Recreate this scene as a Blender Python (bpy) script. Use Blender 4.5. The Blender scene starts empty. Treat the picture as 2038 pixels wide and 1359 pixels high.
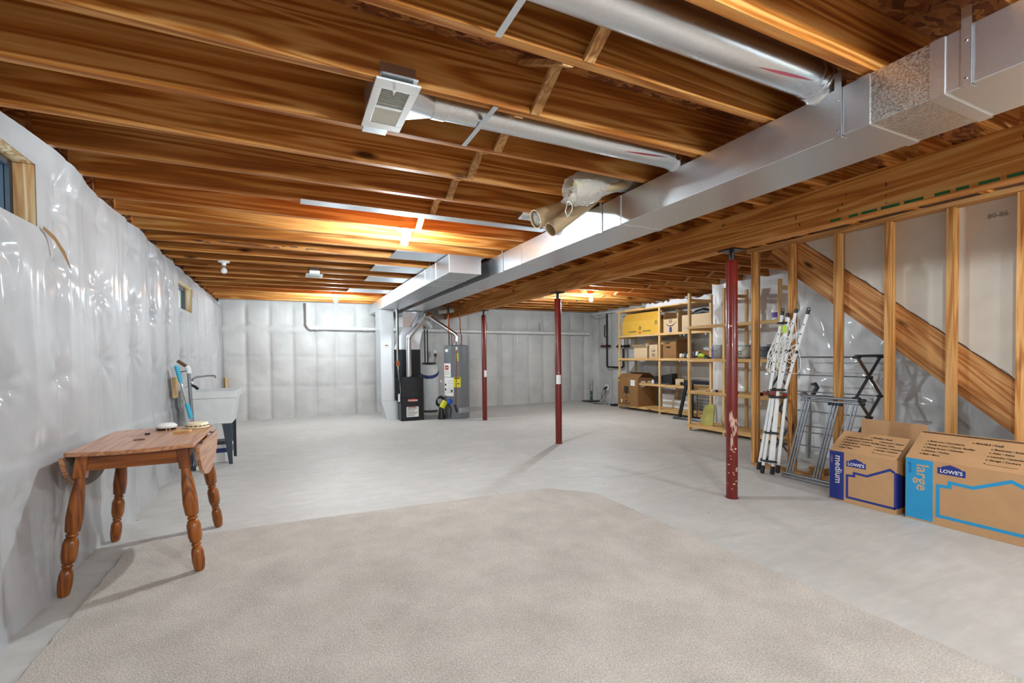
import bpy, bmesh, math, random
import numpy as np
from mathutils import Vector, Matrix

random.seed(7)
SC = bpy.context.scene
COL = SC.collection

# ------------------------------------------------------------------ camera
F_PX, CX, CY = 909.0, 988.4, 726.0
YAW, PITCH, ROLL = 0.4292, -0.01965, 0.01083
CAM_H = 1.17
_f = Vector((math.sin(YAW) * math.cos(PITCH), math.cos(YAW) * math.cos(PITCH), math.sin(PITCH)))
_r = Vector((math.cos(YAW), -math.sin(YAW), 0))
_d = _f.cross(_r)
_r2 = math.cos(ROLL) * _r + math.sin(ROLL) * _d
_d2 = -math.sin(ROLL) * _r + math.cos(ROLL) * _d
cam_data = bpy.data.cameras.new('camera')
cam = bpy.data.objects.new('camera', cam_data)
COL.objects.link(cam)
cam.matrix_world = Matrix(((_r2.x, -_d2.x, -_f.x, 0), (_r2.y, -_d2.y, -_f.y, 0), (_r2.z, -_d2.z, -_f.z, CAM_H), (0, 0, 0, 1)))
cam_data.sensor_fit = 'HORIZONTAL'
cam_data.sensor_width = 36.0
cam_data.lens = F_PX / 2038 * 36
cam_data.shift_x = (1019 - CX) / 2038
cam_data.shift_y = (CY - 679.5) / 2038
cam_data.clip_start = 0.02
SC.camera = cam

# ------------------------------------------------------------------ world, exposure
world = bpy.data.worlds.new('world')
SC.world = world
world.use_nodes = True
bg = world.node_tree.nodes['Background']
bg.inputs[0].default_value = (0.55, 0.75, 1.0, 1)
bg.inputs[1].default_value = 4.0
SC.view_settings.view_transform = 'Standard'
SC.view_settings.look = 'None'
SC.view_settings.gamma = 1
SC.view_settings.use_curve_mapping = False
SC.view_settings.exposure = 0.0
BULB = 3200.0          # radiance of a lit bulb
BULB_COL = (0.825, 0.94, 1.0)
# lit bulbs: x, y (all hang from the joists); last two are added out of view for fill
LIT = [(0.92, 3.86), (0.77, 8.262), (4.9, 6.66), (1.2, -0.18), (0.9, -2.59), (3.8, -0.542)]

# ------------------------------------------------------------------ mesh helpers
ORG = {}

class MB:
    def __init__(s):
        s.v = []; s.f = []; s.m = []; s.mi = 0
    def add(s, vs, fs):
        o = len(s.v)
        s.v += [tuple(v) for v in vs]
        s.f += [tuple(i + o for i in f) for f in fs]
        s.m += [s.mi] * len(fs)
        return s
    def box(s, x0, x1, y0, y1, z0, z1):
        vs = [(x, y, z) for z in (z0, z1) for y in (y0, y1) for x in (x0, x1)]
        return s.add(vs, [(0, 2, 3, 1), (4, 5, 7, 6), (0, 1, 5, 4), (2, 6, 7, 3), (0, 4, 6, 2), (1, 3, 7, 5)])
    def hexa(s, b, t):
        # b, t: four corners counter-clockwise from above, bottom and top
        return s.add(list(b) + list(t), [(3, 2, 1, 0), (4, 5, 6, 7), (0, 1, 5, 4), (1, 2, 6, 5), (2, 3, 7, 6), (3, 0, 4, 7)])
    def bar(s, p, q, w, h, up=(0, 0, 1)):
        p, q = Vector(p), Vector(q)
        d = (q - p).normalized(); up = Vector(up)
        a = d.cross(up)
        if a.length < 1e-4:
            a = d.cross(Vector((1, 0, 0)))
        a.normalize(); b = a.cross(d).normalized()
        a *= w / 2; b *= h / 2
        c = [p - a - b, p + a - b, p + a + b, p - a + b, q - a - b, q + a - b, q + a + b, q - a + b]
        return s.add(c, [(0, 1, 2, 3), (7, 6, 5, 4), (0, 4, 5, 1), (1, 5, 6, 2), (2, 6, 7, 3), (3, 7, 4, 0)])
    def tube(s, pts, r, n=12, caps=True, close=False):
        pts = [Vector(p) for p in pts]
        k = len(pts)
        rs = r if isinstance(r, (list, tuple)) else [r] * k
        t0 = (pts[1] - pts[0]).normalized()
        a = t0.orthogonal().normalized()
        rings = []
        for i in range(k):
            if i == 0: t = t0
            elif i == k - 1: t = (pts[i] - pts[i - 1]).normalized()
            else:
                t = ((pts[i + 1] - pts[i]).normalized() + (pts[i] - pts[i - 1]).normalized())
                t = t.normalized() if t.length > 1e-6 else (pts[i] - pts[i - 1]).normalized()
            a = (a - t * a.dot(t)).normalized()
            b = t.cross(a)
            rings.append([pts[i] + (a * math.cos(2 * math.pi * j / n) + b * math.sin(2 * math.pi * j / n)) * rs[i] for j in range(n)])
        vs = [v for rg in rings for v in rg]
        fs = []
        for i in range(k - 1):
            for j in range(n):
                fs.append((i * n + j, i * n + (j + 1) % n, (i + 1) * n + (j + 1) % n, (i + 1) * n + j))
        if caps:
            fs.append(tuple(reversed(range(n)))); fs.append(tuple(range((k - 1) * n, k * n)))
        return s.add(vs, fs)
    def lathe(s, prof, c=(0, 0, 0), n=20, mat=None):
        vs = []; fs = []
        k = len(prof)
        for (r, z) in prof:
            for j in range(n):
                a = 2 * math.pi * j / n
                v = Vector((r * math.cos(a), r * math.sin(a), z))
                if mat is not None: v = mat @ v
                vs.append(v + Vector(c))
        for i in range(k - 1):
            for j in range(n):
                fs.append((i * n + j, i * n + (j + 1) % n, (i + 1) * n + (j + 1) % n, (i + 1) * n + j))
        if prof[0][0] > 1e-5: fs.append(tuple(reversed(range(n))))
        if prof[-1][0] > 1e-5: fs.append(tuple(range((k - 1) * n, k * n)))
        return s.add(vs, fs)
    def prism(s, poly, fn, a, b):
        # poly: 2D outline; fn(u, v, t) -> point; extruded from t=a to t=b
        n = len(poly)
        vs = [fn(u, v, a) for u, v in poly] + [fn(u, v, b) for u, v in poly]
        fs = [tuple(range(n)), tuple(reversed(range(n, 2 * n)))]
        for i in range(n):
            j = (i + 1) % n
            fs.append((i, i + n, j + n, j))
        return s.add(vs, fs)
    def build(s, name, mat, parent=None, smooth=None, bevel=0, org=None, seg=2):
        o = ORG.get(parent.name, Vector((0, 0, 0))) if parent is not None else Vector(org or (0, 0, 0))
        me = bpy.data.meshes.new(name)
        me.from_pydata([(v[0] - o.x, v[1] - o.y, v[2] - o.z) for v in s.v], [], s.f)
        mats = mat if isinstance(mat, (list, tuple)) else [mat]
        for m_ in mats: me.materials.append(m_)
        if len(mats) > 1:
            for i, p in enumerate(me.polygons): p.material_index = s.m[i]
        bm = bmesh.new(); bm.from_mesh(me)
        bmesh.ops.recalc_face_normals(bm, faces=bm.faces)
        bm.to_mesh(me); bm.free()
        if smooth:
            for p in me.polygons: p.use_smooth = True
            me.set_sharp_from_angle(angle=math.radians(smooth))
        ob = bpy.data.objects.new(name, me)
        COL.objects.link(ob)
        if parent is not None:
            ob.parent = parent
        else:
            ob.location = o
        ORG[ob.name] = o
        if bevel:
            md = ob.modifiers.new('bevel', 'BEVEL'); md.width = bevel; md.segments = seg; md.limit_method = 'ANGLE'
        return ob

def tag(o, label=None, cat=None, group=None, kind=None):
    if label: o['label'] = label
    if cat: o['category'] = cat
    if group: o['group'] = group
    if kind: o['kind'] = kind
    return o

def thing(name, loc, label, cat, group=None, kind=None):
    o = bpy.data.objects.new(name, None)
    COL.objects.link(o)
    o.location = loc
    o.empty_display_size = 0.05
    ORG[o.name] = Vector(loc)
    return tag(o, label, cat, group, kind)

def text(body, size, origin, right, up, mat, parent, name='lettering', bold=0.0, align='LEFT', depth=0.0004):
    cu = bpy.data.curves.new('t', 'FONT')
    cu.body = body; cu.size = size; cu.offset = bold; cu.extrude = depth; cu.align_x = align
    cu.resolution_u = 2
    ob = bpy.data.objects.new('t', cu); COL.objects.link(ob)
    me = bpy.data.meshes.new_from_object(ob)
    bpy.data.objects.remove(ob); bpy.data.curves.remove(cu)
    R = Vector(right).normalized(); U = Vector(up).normalized(); N = R.cross(U)
    o = ORG.get(parent.name, Vector((0, 0, 0)))
    M = Matrix(((R.x, U.x, N.x, origin[0] - o.x), (R.y, U.y, N.y, origin[1] - o.y), (R.z, U.z, N.z, origin[2] - o.z), (0, 0, 0, 1)))
    me.transform(M)
    me.materials.clear(); me.materials.append(mat)
    ob = bpy.data.objects.new(name, me); COL.objects.link(ob); ob.parent = parent
    ORG[ob.name] = o
    return ob

def rot_place(ob, M):
    ob.matrix_world = M
    return ob

# numpy value noise in two dimensions
def vnoise(u, v, seed=0):
    rs = np.random.RandomState(seed)
    T = rs.rand(256, 256)
    iu = np.floor(u).astype(int); iv = np.floor(v).astype(int)
    fu = u - iu; fv = v - iv
    fu = fu * fu * (3 - 2 * fu); fv = fv * fv * (3 - 2 * fv)
    a = T[iu % 256, iv % 256]; b = T[(iu + 1) % 256, iv % 256]
    c = T[iu % 256, (iv + 1) % 256]; d = T[(iu + 1) % 256, (iv + 1) % 256]
    return (a * (1 - fu) + b * fu) * (1 - fv) + (c * (1 - fu) + d * fu) * fv - 0.5

def ridge(u, v, seed=0):
    return (0.5 - np.abs(vnoise(u, v, seed))) ** 2 * 4 - 0.7

# ------------------------------------------------------------------ materials
def lin(h):
    h = h.lstrip('#')
    out = []
    for i in (0, 2, 4):
        c = int(h[i:i + 2], 16) / 255
        out.append(c / 12.92 if c <= 0.04045 else ((c + 0.055) / 1.055) ** 2.4)
    return tuple(out) + (1,)

def newmat(name):
    m = bpy.data.materials.new(name); m.use_nodes = True
    nt = m.node_tree
    return m, nt, nt.nodes['Principled BSDF']

def P(nt, kind, **kw):
    n = nt.nodes.new(kind)
    for k, v in kw.items():
        if hasattr(n, k): setattr(n, k, v)
        else: n.inputs[k].default_value = v
    return n

def simple(name, hexc, rough=0.6, metal=0.0, spec=0.5, var=0.06, bump=0.0, bscale=60, coat=0.0):
    m, nt, b = newmat(name)
    tc = P(nt, 'ShaderNodeTexCoord')
    nz = P(nt, 'ShaderNodeTexNoise', Scale=9.0, Detail=3.0)
    nt.links.new(tc.outputs['Object'], nz.inputs['Vector'])
    c = lin(hexc)
    rp = P(nt, 'ShaderNodeValToRGB')
    rp.color_ramp.elements[0].position = 0.3; rp.color_ramp.elements[1].position = 0.7
    rp.color_ramp.elements[0].color = tuple(x * (1 - var) for x in c[:3]) + (1,)
    rp.color_ramp.elements[1].color = tuple(min(1, x * (1 + var)) for x in c[:3]) + (1,)
    nt.links.new(nz.outputs['Fac'], rp.inputs['Fac'])
    nt.links.new(rp.outputs['Color'], b.inputs['Base Color'])
    b.inputs['Roughness'].default_value = rough
    b.inputs['Metallic'].default_value = metal
    b.inputs['Specular IOR Level'].default_value = spec
    b.inputs['Coat Weight'].default_value = coat
    if bump:
        n2 = P(nt, 'ShaderNodeTexNoise', Scale=float(bscale), Detail=3.0)
        nt.links.new(tc.outputs['Object'], n2.inputs['Vector'])
        bp = P(nt, 'ShaderNodeBump', Strength=bump, Distance=0.01)
        nt.links.new(n2.outputs['Fac'], bp.inputs['Height'])
        nt.links.new(bp.outputs['Normal'], b.inputs['Normal'])
    return m

def wood(name, dark, mid, light, axis='X', rough=0.6, across=9.0, along=0.7, knots=True, coat=0.0, ring=0.55):
    m, nt, b = newmat(name)
    L = nt.links.new
    tc = P(nt, 'ShaderNodeTexCoord')
    oi = P(nt, 'ShaderNodeObjectInfo')
    off = P(nt, 'ShaderNodeMath', operation='MULTIPLY'); off.inputs[1].default_value = 37.0
    L(oi.outputs['Random'], off.inputs[0])
    ad = P(nt, 'ShaderNodeVectorMath', operation='ADD')
    L(tc.outputs['Object'], ad.inputs[0]); L(off.outputs[0], ad.inputs[1])
    mp = P(nt, 'ShaderNodeMapping')
    sc = {'X': (along, across, across), 'Y': (across, along, across), 'Z': (across, across, along)}[axis]
    mp.inputs['Scale'].default_value = sc
    L(ad.outputs[0], mp.inputs['Vector'])
    # growth rings
    n1 = P(nt, 'ShaderNodeTexNoise', Scale=0.8, Detail=2.0, Roughness=0.5, Distortion=0.6)
    L(mp.outputs[0], n1.inputs['Vector'])
    mu = P(nt, 'ShaderNodeMath', operation='MULTIPLY'); mu.inputs[1].default_value = 48.0
    L(n1.outputs['Fac'], mu.inputs[0])
    sn = P(nt, 'ShaderNodeMath', operation='SINE'); L(mu.outputs[0], sn.inputs[0])
    ma = P(nt, 'ShaderNodeMapRange'); L(sn.outputs[0], ma.inputs['Value'])
    ma.inputs['From Min'].default_value = -1; ma.inputs['From Max'].default_value = 1
    # fibre
    n2 = P(nt, 'ShaderNodeTexNoise', Scale=7.0, Detail=4.0, Roughness=0.65)
    L(mp.outputs[0], n2.inputs['Vector'])
    # broad variation
    n3 = P(nt, 'ShaderNodeTexNoise', Scale=0.5, Detail=2.0)
    L(mp.outputs[0], n3.inputs['Vector'])
    m1 = P(nt, 'ShaderNodeMix', data_type='FLOAT'); m1.inputs[0].default_value = ring
    L(n2.outputs['Fac'], m1.inputs[2]); L(ma.outputs['Result'], m1.inputs[3])
    m2 = P(nt, 'ShaderNodeMix', data_type='FLOAT'); m2.inputs[0].default_value = 0.3
    L(m1.outputs[0], m2.inputs[2]); L(n3.outputs['Fac'], m2.inputs[3])
    rp = P(nt, 'ShaderNodeValToRGB')
    e = rp.color_ramp.elements
    e[0].position = 0.25; e[0].color = lin(dark)
    e[1].position = 0.75; e[1].color = lin(light)
    k = e.new(0.48); k.color = lin(mid)
    L(m2.outputs[0], rp.inputs['Fac'])
    col = rp.outputs['Color']
    # per-piece tone
    tone = P(nt, 'ShaderNodeMapRange'); L(oi.outputs['Random'], tone.inputs['Value'])
    tone.inputs['To Min'].default_value = 0.82; tone.inputs['To Max'].default_value = 1.15
    hv = P(nt, 'ShaderNodeHueSaturation'); L(tone.outputs[0], hv.inputs['Value']); L(col, hv.inputs['Color'])
    col = hv.outputs[0]
    if knots:
        mk = P(nt, 'ShaderNodeMapping')
        ks = {'X': (1.3, 4.0, 4.0), 'Y': (4.0, 1.3, 4.0), 'Z': (4.0, 4.0, 1.3)}[axis]
        mk.inputs['Scale'].default_value = ks
        L(ad.outputs[0], mk.inputs['Vector'])
        vo = P(nt, 'ShaderNodeTexVoronoi', Scale=1.0); L(mk.outputs[0], vo.inputs['Vector'])
        kr = P(nt, 'ShaderNodeValToRGB')
        kr.color_ramp.elements[0].position = 0.045; kr.color_ramp.elements[0].color = (1, 1, 1, 1)
        kr.color_ramp.elements[1].position = 0.115; kr.color_ramp.elements[1].color = (0, 0, 0, 1)
        L(vo.outputs['Distance'], kr.inputs['Fac'])
        mx = P(nt, 'ShaderNodeMix', data_type='RGBA'); L(kr.outputs['Color'], mx.inputs[0])
        L(col, mx.inputs[6]); mx.inputs[7].default_value = tuple(x * 0.35 for x in lin(dark)[:3]) + (1,)
        col = mx.outputs[2]
    L(col, b.inputs['Base Color'])
    b.inputs['Roughness'].default_value = rough
    b.inputs['Coat Weight'].default_value = coat
    b.inputs['Coat Roughness'].default_value = 0.15
    b.inputs['Specular IOR Level'].default_value = 0.3
    bp = P(nt, 'ShaderNodeBump', Strength=0.25, Distance=0.002)
    L(n2.outputs['Fac'], bp.inputs['Height']); L(bp.outputs['Normal'], b.inputs['Normal'])
    return m

def galv(name, base=(0.70, 0.73, 0.76), rough=0.35, spangle=0.05, sscale=120):
    m, nt, b = newmat(name)
    L = nt.links.new
    tc = P(nt, 'ShaderNodeTexCoord')
    vo = P(nt, 'ShaderNodeTexVoronoi', Scale=float(sscale)); L(tc.outputs['Object'], vo.inputs['Vector'])
    nz = P(nt, 'ShaderNodeTexNoise', Scale=2.5, Detail=4.0); L(tc.outputs['Object'], nz.inputs['Vector'])
    sp = P(nt, 'ShaderNodeSeparateColor'); L(vo.outputs['Color'], sp.inputs[0])
    mx = P(nt, 'ShaderNodeMix', data_type='FLOAT'); mx.inputs[0].default_value = 0.5
    L(sp.outputs[0], mx.inputs[2]); L(nz.outputs['Fac'], mx.inputs[3])
    rp = P(nt, 'ShaderNodeMapRange'); L(mx.outputs[0], rp.inputs['Value'])
    rp.inputs['To Min'].default_value = 1 - spangle; rp.inputs['To Max'].default_value = 1 + spangle
    vm = P(nt, 'ShaderNodeVectorMath', operation='SCALE'); vm.inputs[0].default_value = base
    L(rp.outputs[0], vm.inputs['Scale'])
    L(vm.outputs[0], b.inputs['Base Color'])
    rr = P(nt, 'ShaderNodeMapRange'); L(mx.outputs[0], rr.inputs['Value'])
    rr.inputs['To Min'].default_value = rough - 0.3 * spangle; rr.inputs['To Max'].default_value = rough + 0.4 * spangle
    L(rr.outputs[0], b.inputs['Roughness'])
    b.inputs['Metallic'].default_value = 1.0
    return m

def emis(name, col, strength):
    m, nt, b = newmat(name)
    b.inputs['Base Color'].default_value = (1, 1, 1, 1)
    b.inputs['Emission Color'].default_value = tuple(col) + (1,)
    b.inputs['Emission Strength'].default_value = strength
    return m

M = {}
M['joist'] = wood('joist_wood', '824312', 'b36c28', 'd8a05c', 'X', across=11, along=0.45, ring=0.42)
M['girder'] = wood('girder_wood', 'a05a22', 'cc843a', 'e2ae66', 'Y', across=11, along=0.45, ring=0.42)
M['stud'] = wood('stud_wood', '985a27', 'c08445', 'dcae72', 'Z', across=14, along=0.5, ring=0.4)
M['plate'] = wood('plate_wood', '976138', 'b8864f', 'd2a872', 'Y', across=14, along=0.5, ring=0.4)
M['stringer'] = wood('stringer_wood', '8a5026', 'b47b44', 'd0a068', 'X', across=11, along=0.6, ring=0.45)
M['pineZ'] = wood('pine_upright', 'b98e57', 'd6b079', 'e6c999', 'Z', ring=0.35)
M['pineY'] = wood('pine_board', 'b98a50', 'd2a76a', 'e2c08a', 'Y', ring=0.35)
M['pineX'] = wood('pine_board_cross', 'b98a50', 'd2a76a', 'e2c08a', 'X', ring=0.35)
M['oakY'] = wood('oak_top', '93603f', 'a97350', 'bb8a66', 'Y', rough=0.32, knots=False, coat=0.25, along=0.5, across=14)
M['oakX'] = wood('oak_apron', '683611', '884a19', '9f5c26', 'X', rough=0.35, knots=False, coat=0.3)
M['oakZ'] = wood('oak_leg', '663310', '864715', '9f5b22', 'Z', rough=0.32, knots=False, coat=0.35)
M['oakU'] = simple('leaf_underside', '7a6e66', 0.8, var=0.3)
M['jamb'] = wood('window_jamb', 'c88f58', 'e0b680', 'f2dfba', 'Z')
M['galv'] = galv('galvanised_steel')
M['galv2'] = galv('galvanised_spangle', (0.60, 0.58, 0.54), 0.34, 0.45, 190)
M['galvpipe'] = galv('galvanised_pipe', (0.72, 0.74, 0.75), 0.28, 0.05, 150)
M['flue'] = galv('bright_flue', (0.8, 0.8, 0.82), 0.2, 0.05, 40)
M['chrome'] = simple('chrome', 'c9ccd0', 0.15, 1.0)
M['alu'] = simple('grey_tube', '8d9299', 0.35, 0.85)
M['black'] = simple('black_plastic', '17181a', 0.45)
M['blackm'] = simple('black_metal', '20242a', 0.35, 0.3)
M['furnblk'] = simple('furnace_black', '1d1f23', 0.38, 0.2)
M['darkgrey'] = simple('dark_grey', '3e434a', 0.5)
M['heater'] = simple('heater_grey', '6c6f73', 0.42, 0.1)
M['white'] = simple('white_plastic', 'e8e8e6', 0.4)
M['pvc'] = simple('pvc_white', 'dfe0df', 0.35)
M['offwhite'] = simple('off_white', 'd9d5c6', 0.45)
M['cream'] = simple('cream_plastic', 'e6dcb8', 0.45)
M['sink'] = simple('sink_plastic', 'd7d9d9', 0.45)
M['slate'] = simple('sink_leg_metal', '3a424c', 0.5, 0.2)
M['red'] = simple('post_red', '6e1a10', 0.32, 0.0, 0.4, 0.15, coat=0.2)
M['redraw'] = simple('post_chips', 'c9a593', 0.7)
M['cardboard'] = simple('cardboard', 'c0966a', 0.8, var=0.05, bump=0.05)
M['cardin'] = simple('cardboard_inside', '9a7449', 0.85, var=0.06)
M['cardlt'] = simple('cardboard_pale', 'cbb08d', 0.8, var=0.04)
M['cardbr'] = simple('cardboard_brown', '8a6238', 0.85, var=0.08)
M['cardyel'] = simple('cardboard_yellow', 'd9a83c', 0.75, var=0.05)
M['navy'] = simple('print_navy', '1e2f83', 0.6, var=0.03)
M['cyan'] = simple('print_cyan', '2596c9', 0.6, var=0.03)
M['ink'] = simple('print_ink', '2a221c', 0.7)
M['inkw'] = simple('print_white', 'e9e6e0', 0.6)
M['inktan'] = simple('print_tan', 'c8a27a', 0.7)
M['kraft'] = simple('kraft_tube', 'b59b78', 0.75, var=0.08)
M['paper'] = simple('paper_white', 'e6e4df', 0.7)
M['copper'] = simple('copper_pipe', 'a3552f', 0.32, 0.8)
M['blackpipe'] = simple('black_iron', '24221f', 0.5, 0.4)
M['blue'] = simple('blue_grip', '3fb0cf', 0.5)
M['bluecap'] = simple('blue_cap', '1f55c4', 0.45)
M['navyband'] = simple('navy_band', '22356e', 0.45)
M['softgrey'] = simple('softener_white', 'd2d3d4', 0.4)
M['yellow'] = simple('yellow_label', 'd9d429', 0.6)
M['lime'] = simple('lime_plastic', 'b6d62a', 0.5)
M['olive'] = simple('yellow_green_board', 'bdb862', 0.6, var=0.12)
M['purple'] = simple('purple_label', '5d4a9c', 0.55)
M['tin'] = simple('tin', 'a6a8a8', 0.4, 0.6)
M['greenp'] = simple('green_paint', '24553a', 0.5)
M['redp'] = simple('red_plastic', 'b0301f', 0.45)
M['brown'] = simple('brown_plastic', '5f4330', 0.55)
M['drywall'] = simple('drywall_paper', 'cfc7ba', 0.9, var=0.04, bump=0.04)
M['foamgreen'] = simple('green_paint_marks', '1e5a2c', 0.7)
M['insul'] = simple('yellow_insulation', 'd9cf8c', 0.95, var=0.2, bump=0.6, bscale=30)
M['stringw'] = simple('white_cord', 'e9e7e2', 0.6)
M['bulbon'] = emis('bulb_lit', BULB_COL, BULB)
M['bulboff'] = simple('bulb_unlit', 'f0f0ee', 0.25)

def mat_concrete():
    m, nt, b = newmat('concrete_floor'); L = nt.links.new
    tc = P(nt, 'ShaderNodeTexCoord')
    n1 = P(nt, 'ShaderNodeTexNoise', Scale=1.1, Detail=6.0, Roughness=0.62, Distortion=0.5)
    n2 = P(nt, 'ShaderNodeTexNoise', Scale=9.0, Detail=5.0, Roughness=0.7)
    mp = P(nt, 'ShaderNodeMapping'); mp.inputs['Scale'].default_value = (1.0, 5.0, 1.0); mp.inputs['Rotation'].default_value = (0, 0, 0.5)
    L(tc.outputs['Object'], mp.inputs['Vector'])
    n3 = P(nt, 'ShaderNodeTexNoise', Scale=3.0, Detail=4.0, Distortion=1.2)
    L(mp.outputs[0], n3.inputs['Vector'])
    L(tc.outputs['Object'], n1.inputs['Vector']); L(tc.outputs['Object'], n2.inputs['Vector'])
    a = P(nt, 'ShaderNodeMix', data_type='FLOAT'); a.inputs[0].default_value = 0.35
    L(n1.outputs['Fac'], a.inputs[2]); L(n2.outputs['Fac'], a.inputs[3])
    c = P(nt, 'ShaderNodeMix', data_type='FLOAT'); c.inputs[0].default_value = 0.3
    L(a.outputs[0], c.inputs[2]); L(n3.outputs['Fac'], c.inputs[3])
    rp = P(nt, 'ShaderNodeValToRGB'); e = rp.color_ramp.elements
    e[0].position = 0.33; e[0].color = lin('b7b6b2'); e[1].position = 0.66; e[1].color = lin('d2d1cd')
    k = e.new(0.5); k.color = lin('c3c2be')
    L(c.outputs[0], rp.inputs['Fac'])
    # paint specks
    vo = P(nt, 'ShaderNodeTexVoronoi', Scale=5.0); L(tc.outputs['Object'], vo.inputs['Vector'])
    sp = P(nt, 'ShaderNodeMath', operation='LESS_THAN'); sp.inputs[1].default_value = 0.045
    L(vo.outputs['Distance'], sp.inputs[0])
    sc = P(nt, 'ShaderNodeSeparateColor'); L(vo.outputs['Color'], sc.inputs[0])
    gt = P(nt, 'ShaderNodeMath', operation='GREATER_THAN'); gt.inputs[1].default_value = 0.82; L(sc.outputs[0], gt.inputs[0])
    ml = P(nt, 'ShaderNodeMath', operation='MULTIPLY'); L(sp.outputs[0], ml.inputs[0]); L(gt.outputs[0], ml.inputs[1])
    mx = P(nt, 'ShaderNodeMix', data_type='RGBA'); L(ml.outputs[0], mx.inputs[0]); L(rp.outputs['Color'], mx.inputs[6])
    mx.inputs[7].default_value = lin('6f6d69')
    L(mx.outputs[2], b.inputs['Base Color'])
    b.inputs['Roughness'].default_value = 0.55
    b.inputs['Specular IOR Level'].default_value = 0.35
    bp = P(nt, 'ShaderNodeBump', Strength=0.15, Distance=0.004); L(n2.outputs['Fac'], bp.inputs['Height'])
    L(bp.outputs['Normal'], b.inputs['Normal'])
    return m

def mat_carpet():
    m, nt, b = newmat('carpet_pile'); L = nt.links.new
    tc = P(nt, 'ShaderNodeTexCoord')
    n1 = P(nt, 'ShaderNodeTexNoise', Scale=3.2, Detail=5.0, Roughness=0.6); L(tc.outputs['Object'], n1.inputs['Vector'])
    n2 = P(nt, 'ShaderNodeTexNoise', Scale=150.0, Detail=3.0, Roughness=0.7); L(tc.outputs['Object'], n2.inputs['Vector'])
    vo = P(nt, 'ShaderNodeTexVoronoi', Scale=210.0); L(tc.outputs['Object'], vo.inputs['Vector'])
    a = P(nt, 'ShaderNodeMix', data_type='FLOAT'); a.inputs[0].default_value = 0.72
    L(n1.outputs['Fac'], a.inputs[2]); L(n2.outputs['Fac'], a.inputs[3])
    rp = P(nt, 'ShaderNodeValToRGB'); e = rp.color_ramp.elements
    e[0].position = 0.36; e[0].color = lin('a59d93'); e[1].position = 0.62; e[1].color = lin('e2dad0')
    L(a.outputs[0], rp.inputs['Fac']); L(rp.outputs['Color'], b.inputs['Base Color'])
    b.inputs['Roughness'].default_value = 0.95; b.inputs['Specular IOR Level'].default_value = 0.1
    b.inputs['Sheen Weight'].default_value = 0.25
    ad = P(nt, 'ShaderNodeMath', operation='ADD'); L(n2.outputs['Fac'], ad.inputs[0]); L(vo.outputs['Distance'], ad.inputs[1])
    bp = P(nt, 'ShaderNodeBump', Strength=0.7, Distance=0.006); L(ad.outputs[0], bp.inputs['Height'])
    L(bp.outputs['Normal'], b.inputs['Normal'])
    return m

def mat_osb():
    m, nt, b = newmat('osb_deck'); L = nt.links.new
    tc = P(nt, 'ShaderNodeTexCoord')
    n0 = P(nt, 'ShaderNodeTexNoise', Scale=14.0, Detail=2.0); L(tc.outputs['Object'], n0.inputs['Vector'])
    ml = P(nt, 'ShaderNodeVectorMath', operation='SCALE'); ml.inputs['Scale'].default_value = 0.09; L(n0.outputs['Color'], ml.inputs[0])
    ad = P(nt, 'ShaderNodeVectorMath', operation='ADD'); L(tc.outputs['Object'], ad.inputs[0]); L(ml.outputs[0], ad.inputs[1])
    mp = P(nt, 'ShaderNodeMapping'); mp.inputs['Scale'].default_value = (20, 62, 16); mp.inputs['Rotation'].default_value = (0, 0, 0.5)
    L(ad.outputs[0], mp.inputs['Vector'])
    vo = P(nt, 'ShaderNodeTexVoronoi', Scale=1.0); L(mp.outputs[0], vo.inputs['Vector'])
    sp = P(nt, 'ShaderNodeSeparateColor'); L(vo.outputs['Color'], sp.inputs[0])
    rp = P(nt, 'ShaderNodeValToRGB'); e = rp.color_ramp.elements
    e[0].position = 0.0; e[0].color = lin('5f3114'); e[1].position = 1.0; e[1].color = lin('b97c42')
    k = e.new(0.5); k.color = lin('8c5024')
    L(sp.outputs[0], rp.inputs['Fac']); L(rp.outputs['Color'], b.inputs['Base Color'])
    b.inputs['Roughness'].default_value = 0.7
    bp = P(nt, 'ShaderNodeBump', Strength=0.4, Distance=0.004); L(sp.outputs[1], bp.inputs['Height'])
    L(bp.outputs['Normal'], b.inputs['Normal'])
    return m

def mat_sheet(name, ca, cb, rough, coat, bscale, bstr, stretch=(1, 1, 0.35)):
    m, nt, b = newmat(name); L = nt.links.new
    tc = P(nt, 'ShaderNodeTexCoord')
    n1 = P(nt, 'ShaderNodeTexNoise', Scale=2.2, Detail=5.0, Distortion=0.4); L(tc.outputs['Object'], n1.inputs['Vector'])
    rp = P(nt, 'ShaderNodeValToRGB'); e = rp.color_ramp.elements
    e[0].position = 0.35; e[0].color = lin(ca); e[1].position = 0.65; e[1].color = lin(cb)
    L(n1.outputs['Fac'], rp.inputs['Fac']); L(rp.outputs['Color'], b.inputs['Base Color'])
    b.inputs['Roughness'].default_value = rough
    b.inputs['Coat Weight'].default_value = coat; b.inputs['Coat Roughness'].default_value = 0.1
    mp = P(nt, 'ShaderNodeMapping'); mp.inputs['Scale'].default_value = stretch; L(tc.outputs['Object'], mp.inputs['Vector'])
    n2 = P(nt, 'ShaderNodeTexNoise', Scale=float(bscale), Detail=4.0, Roughness=0.5, Distortion=1.2); L(mp.outputs[0], n2.inputs['Vector'])
    bp = P(nt, 'ShaderNodeBump', Strength=bstr, Distance=0.02); L(n2.outputs['Fac'], bp.inputs['Height'])
    L(bp.outputs['Normal'], b.inputs['Normal'])
    return m

def mat_glass():
    m, nt, b = newmat('window_glass')
    b.inputs['Base Color'].default_value = (0.75, 0.9, 0.92, 1)
    b.inputs['Transmission Weight'].default_value = 1.0
    b.inputs['Roughness'].default_value = 0.05; b.inputs['IOR'].default_value = 1.1
    return m

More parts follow.
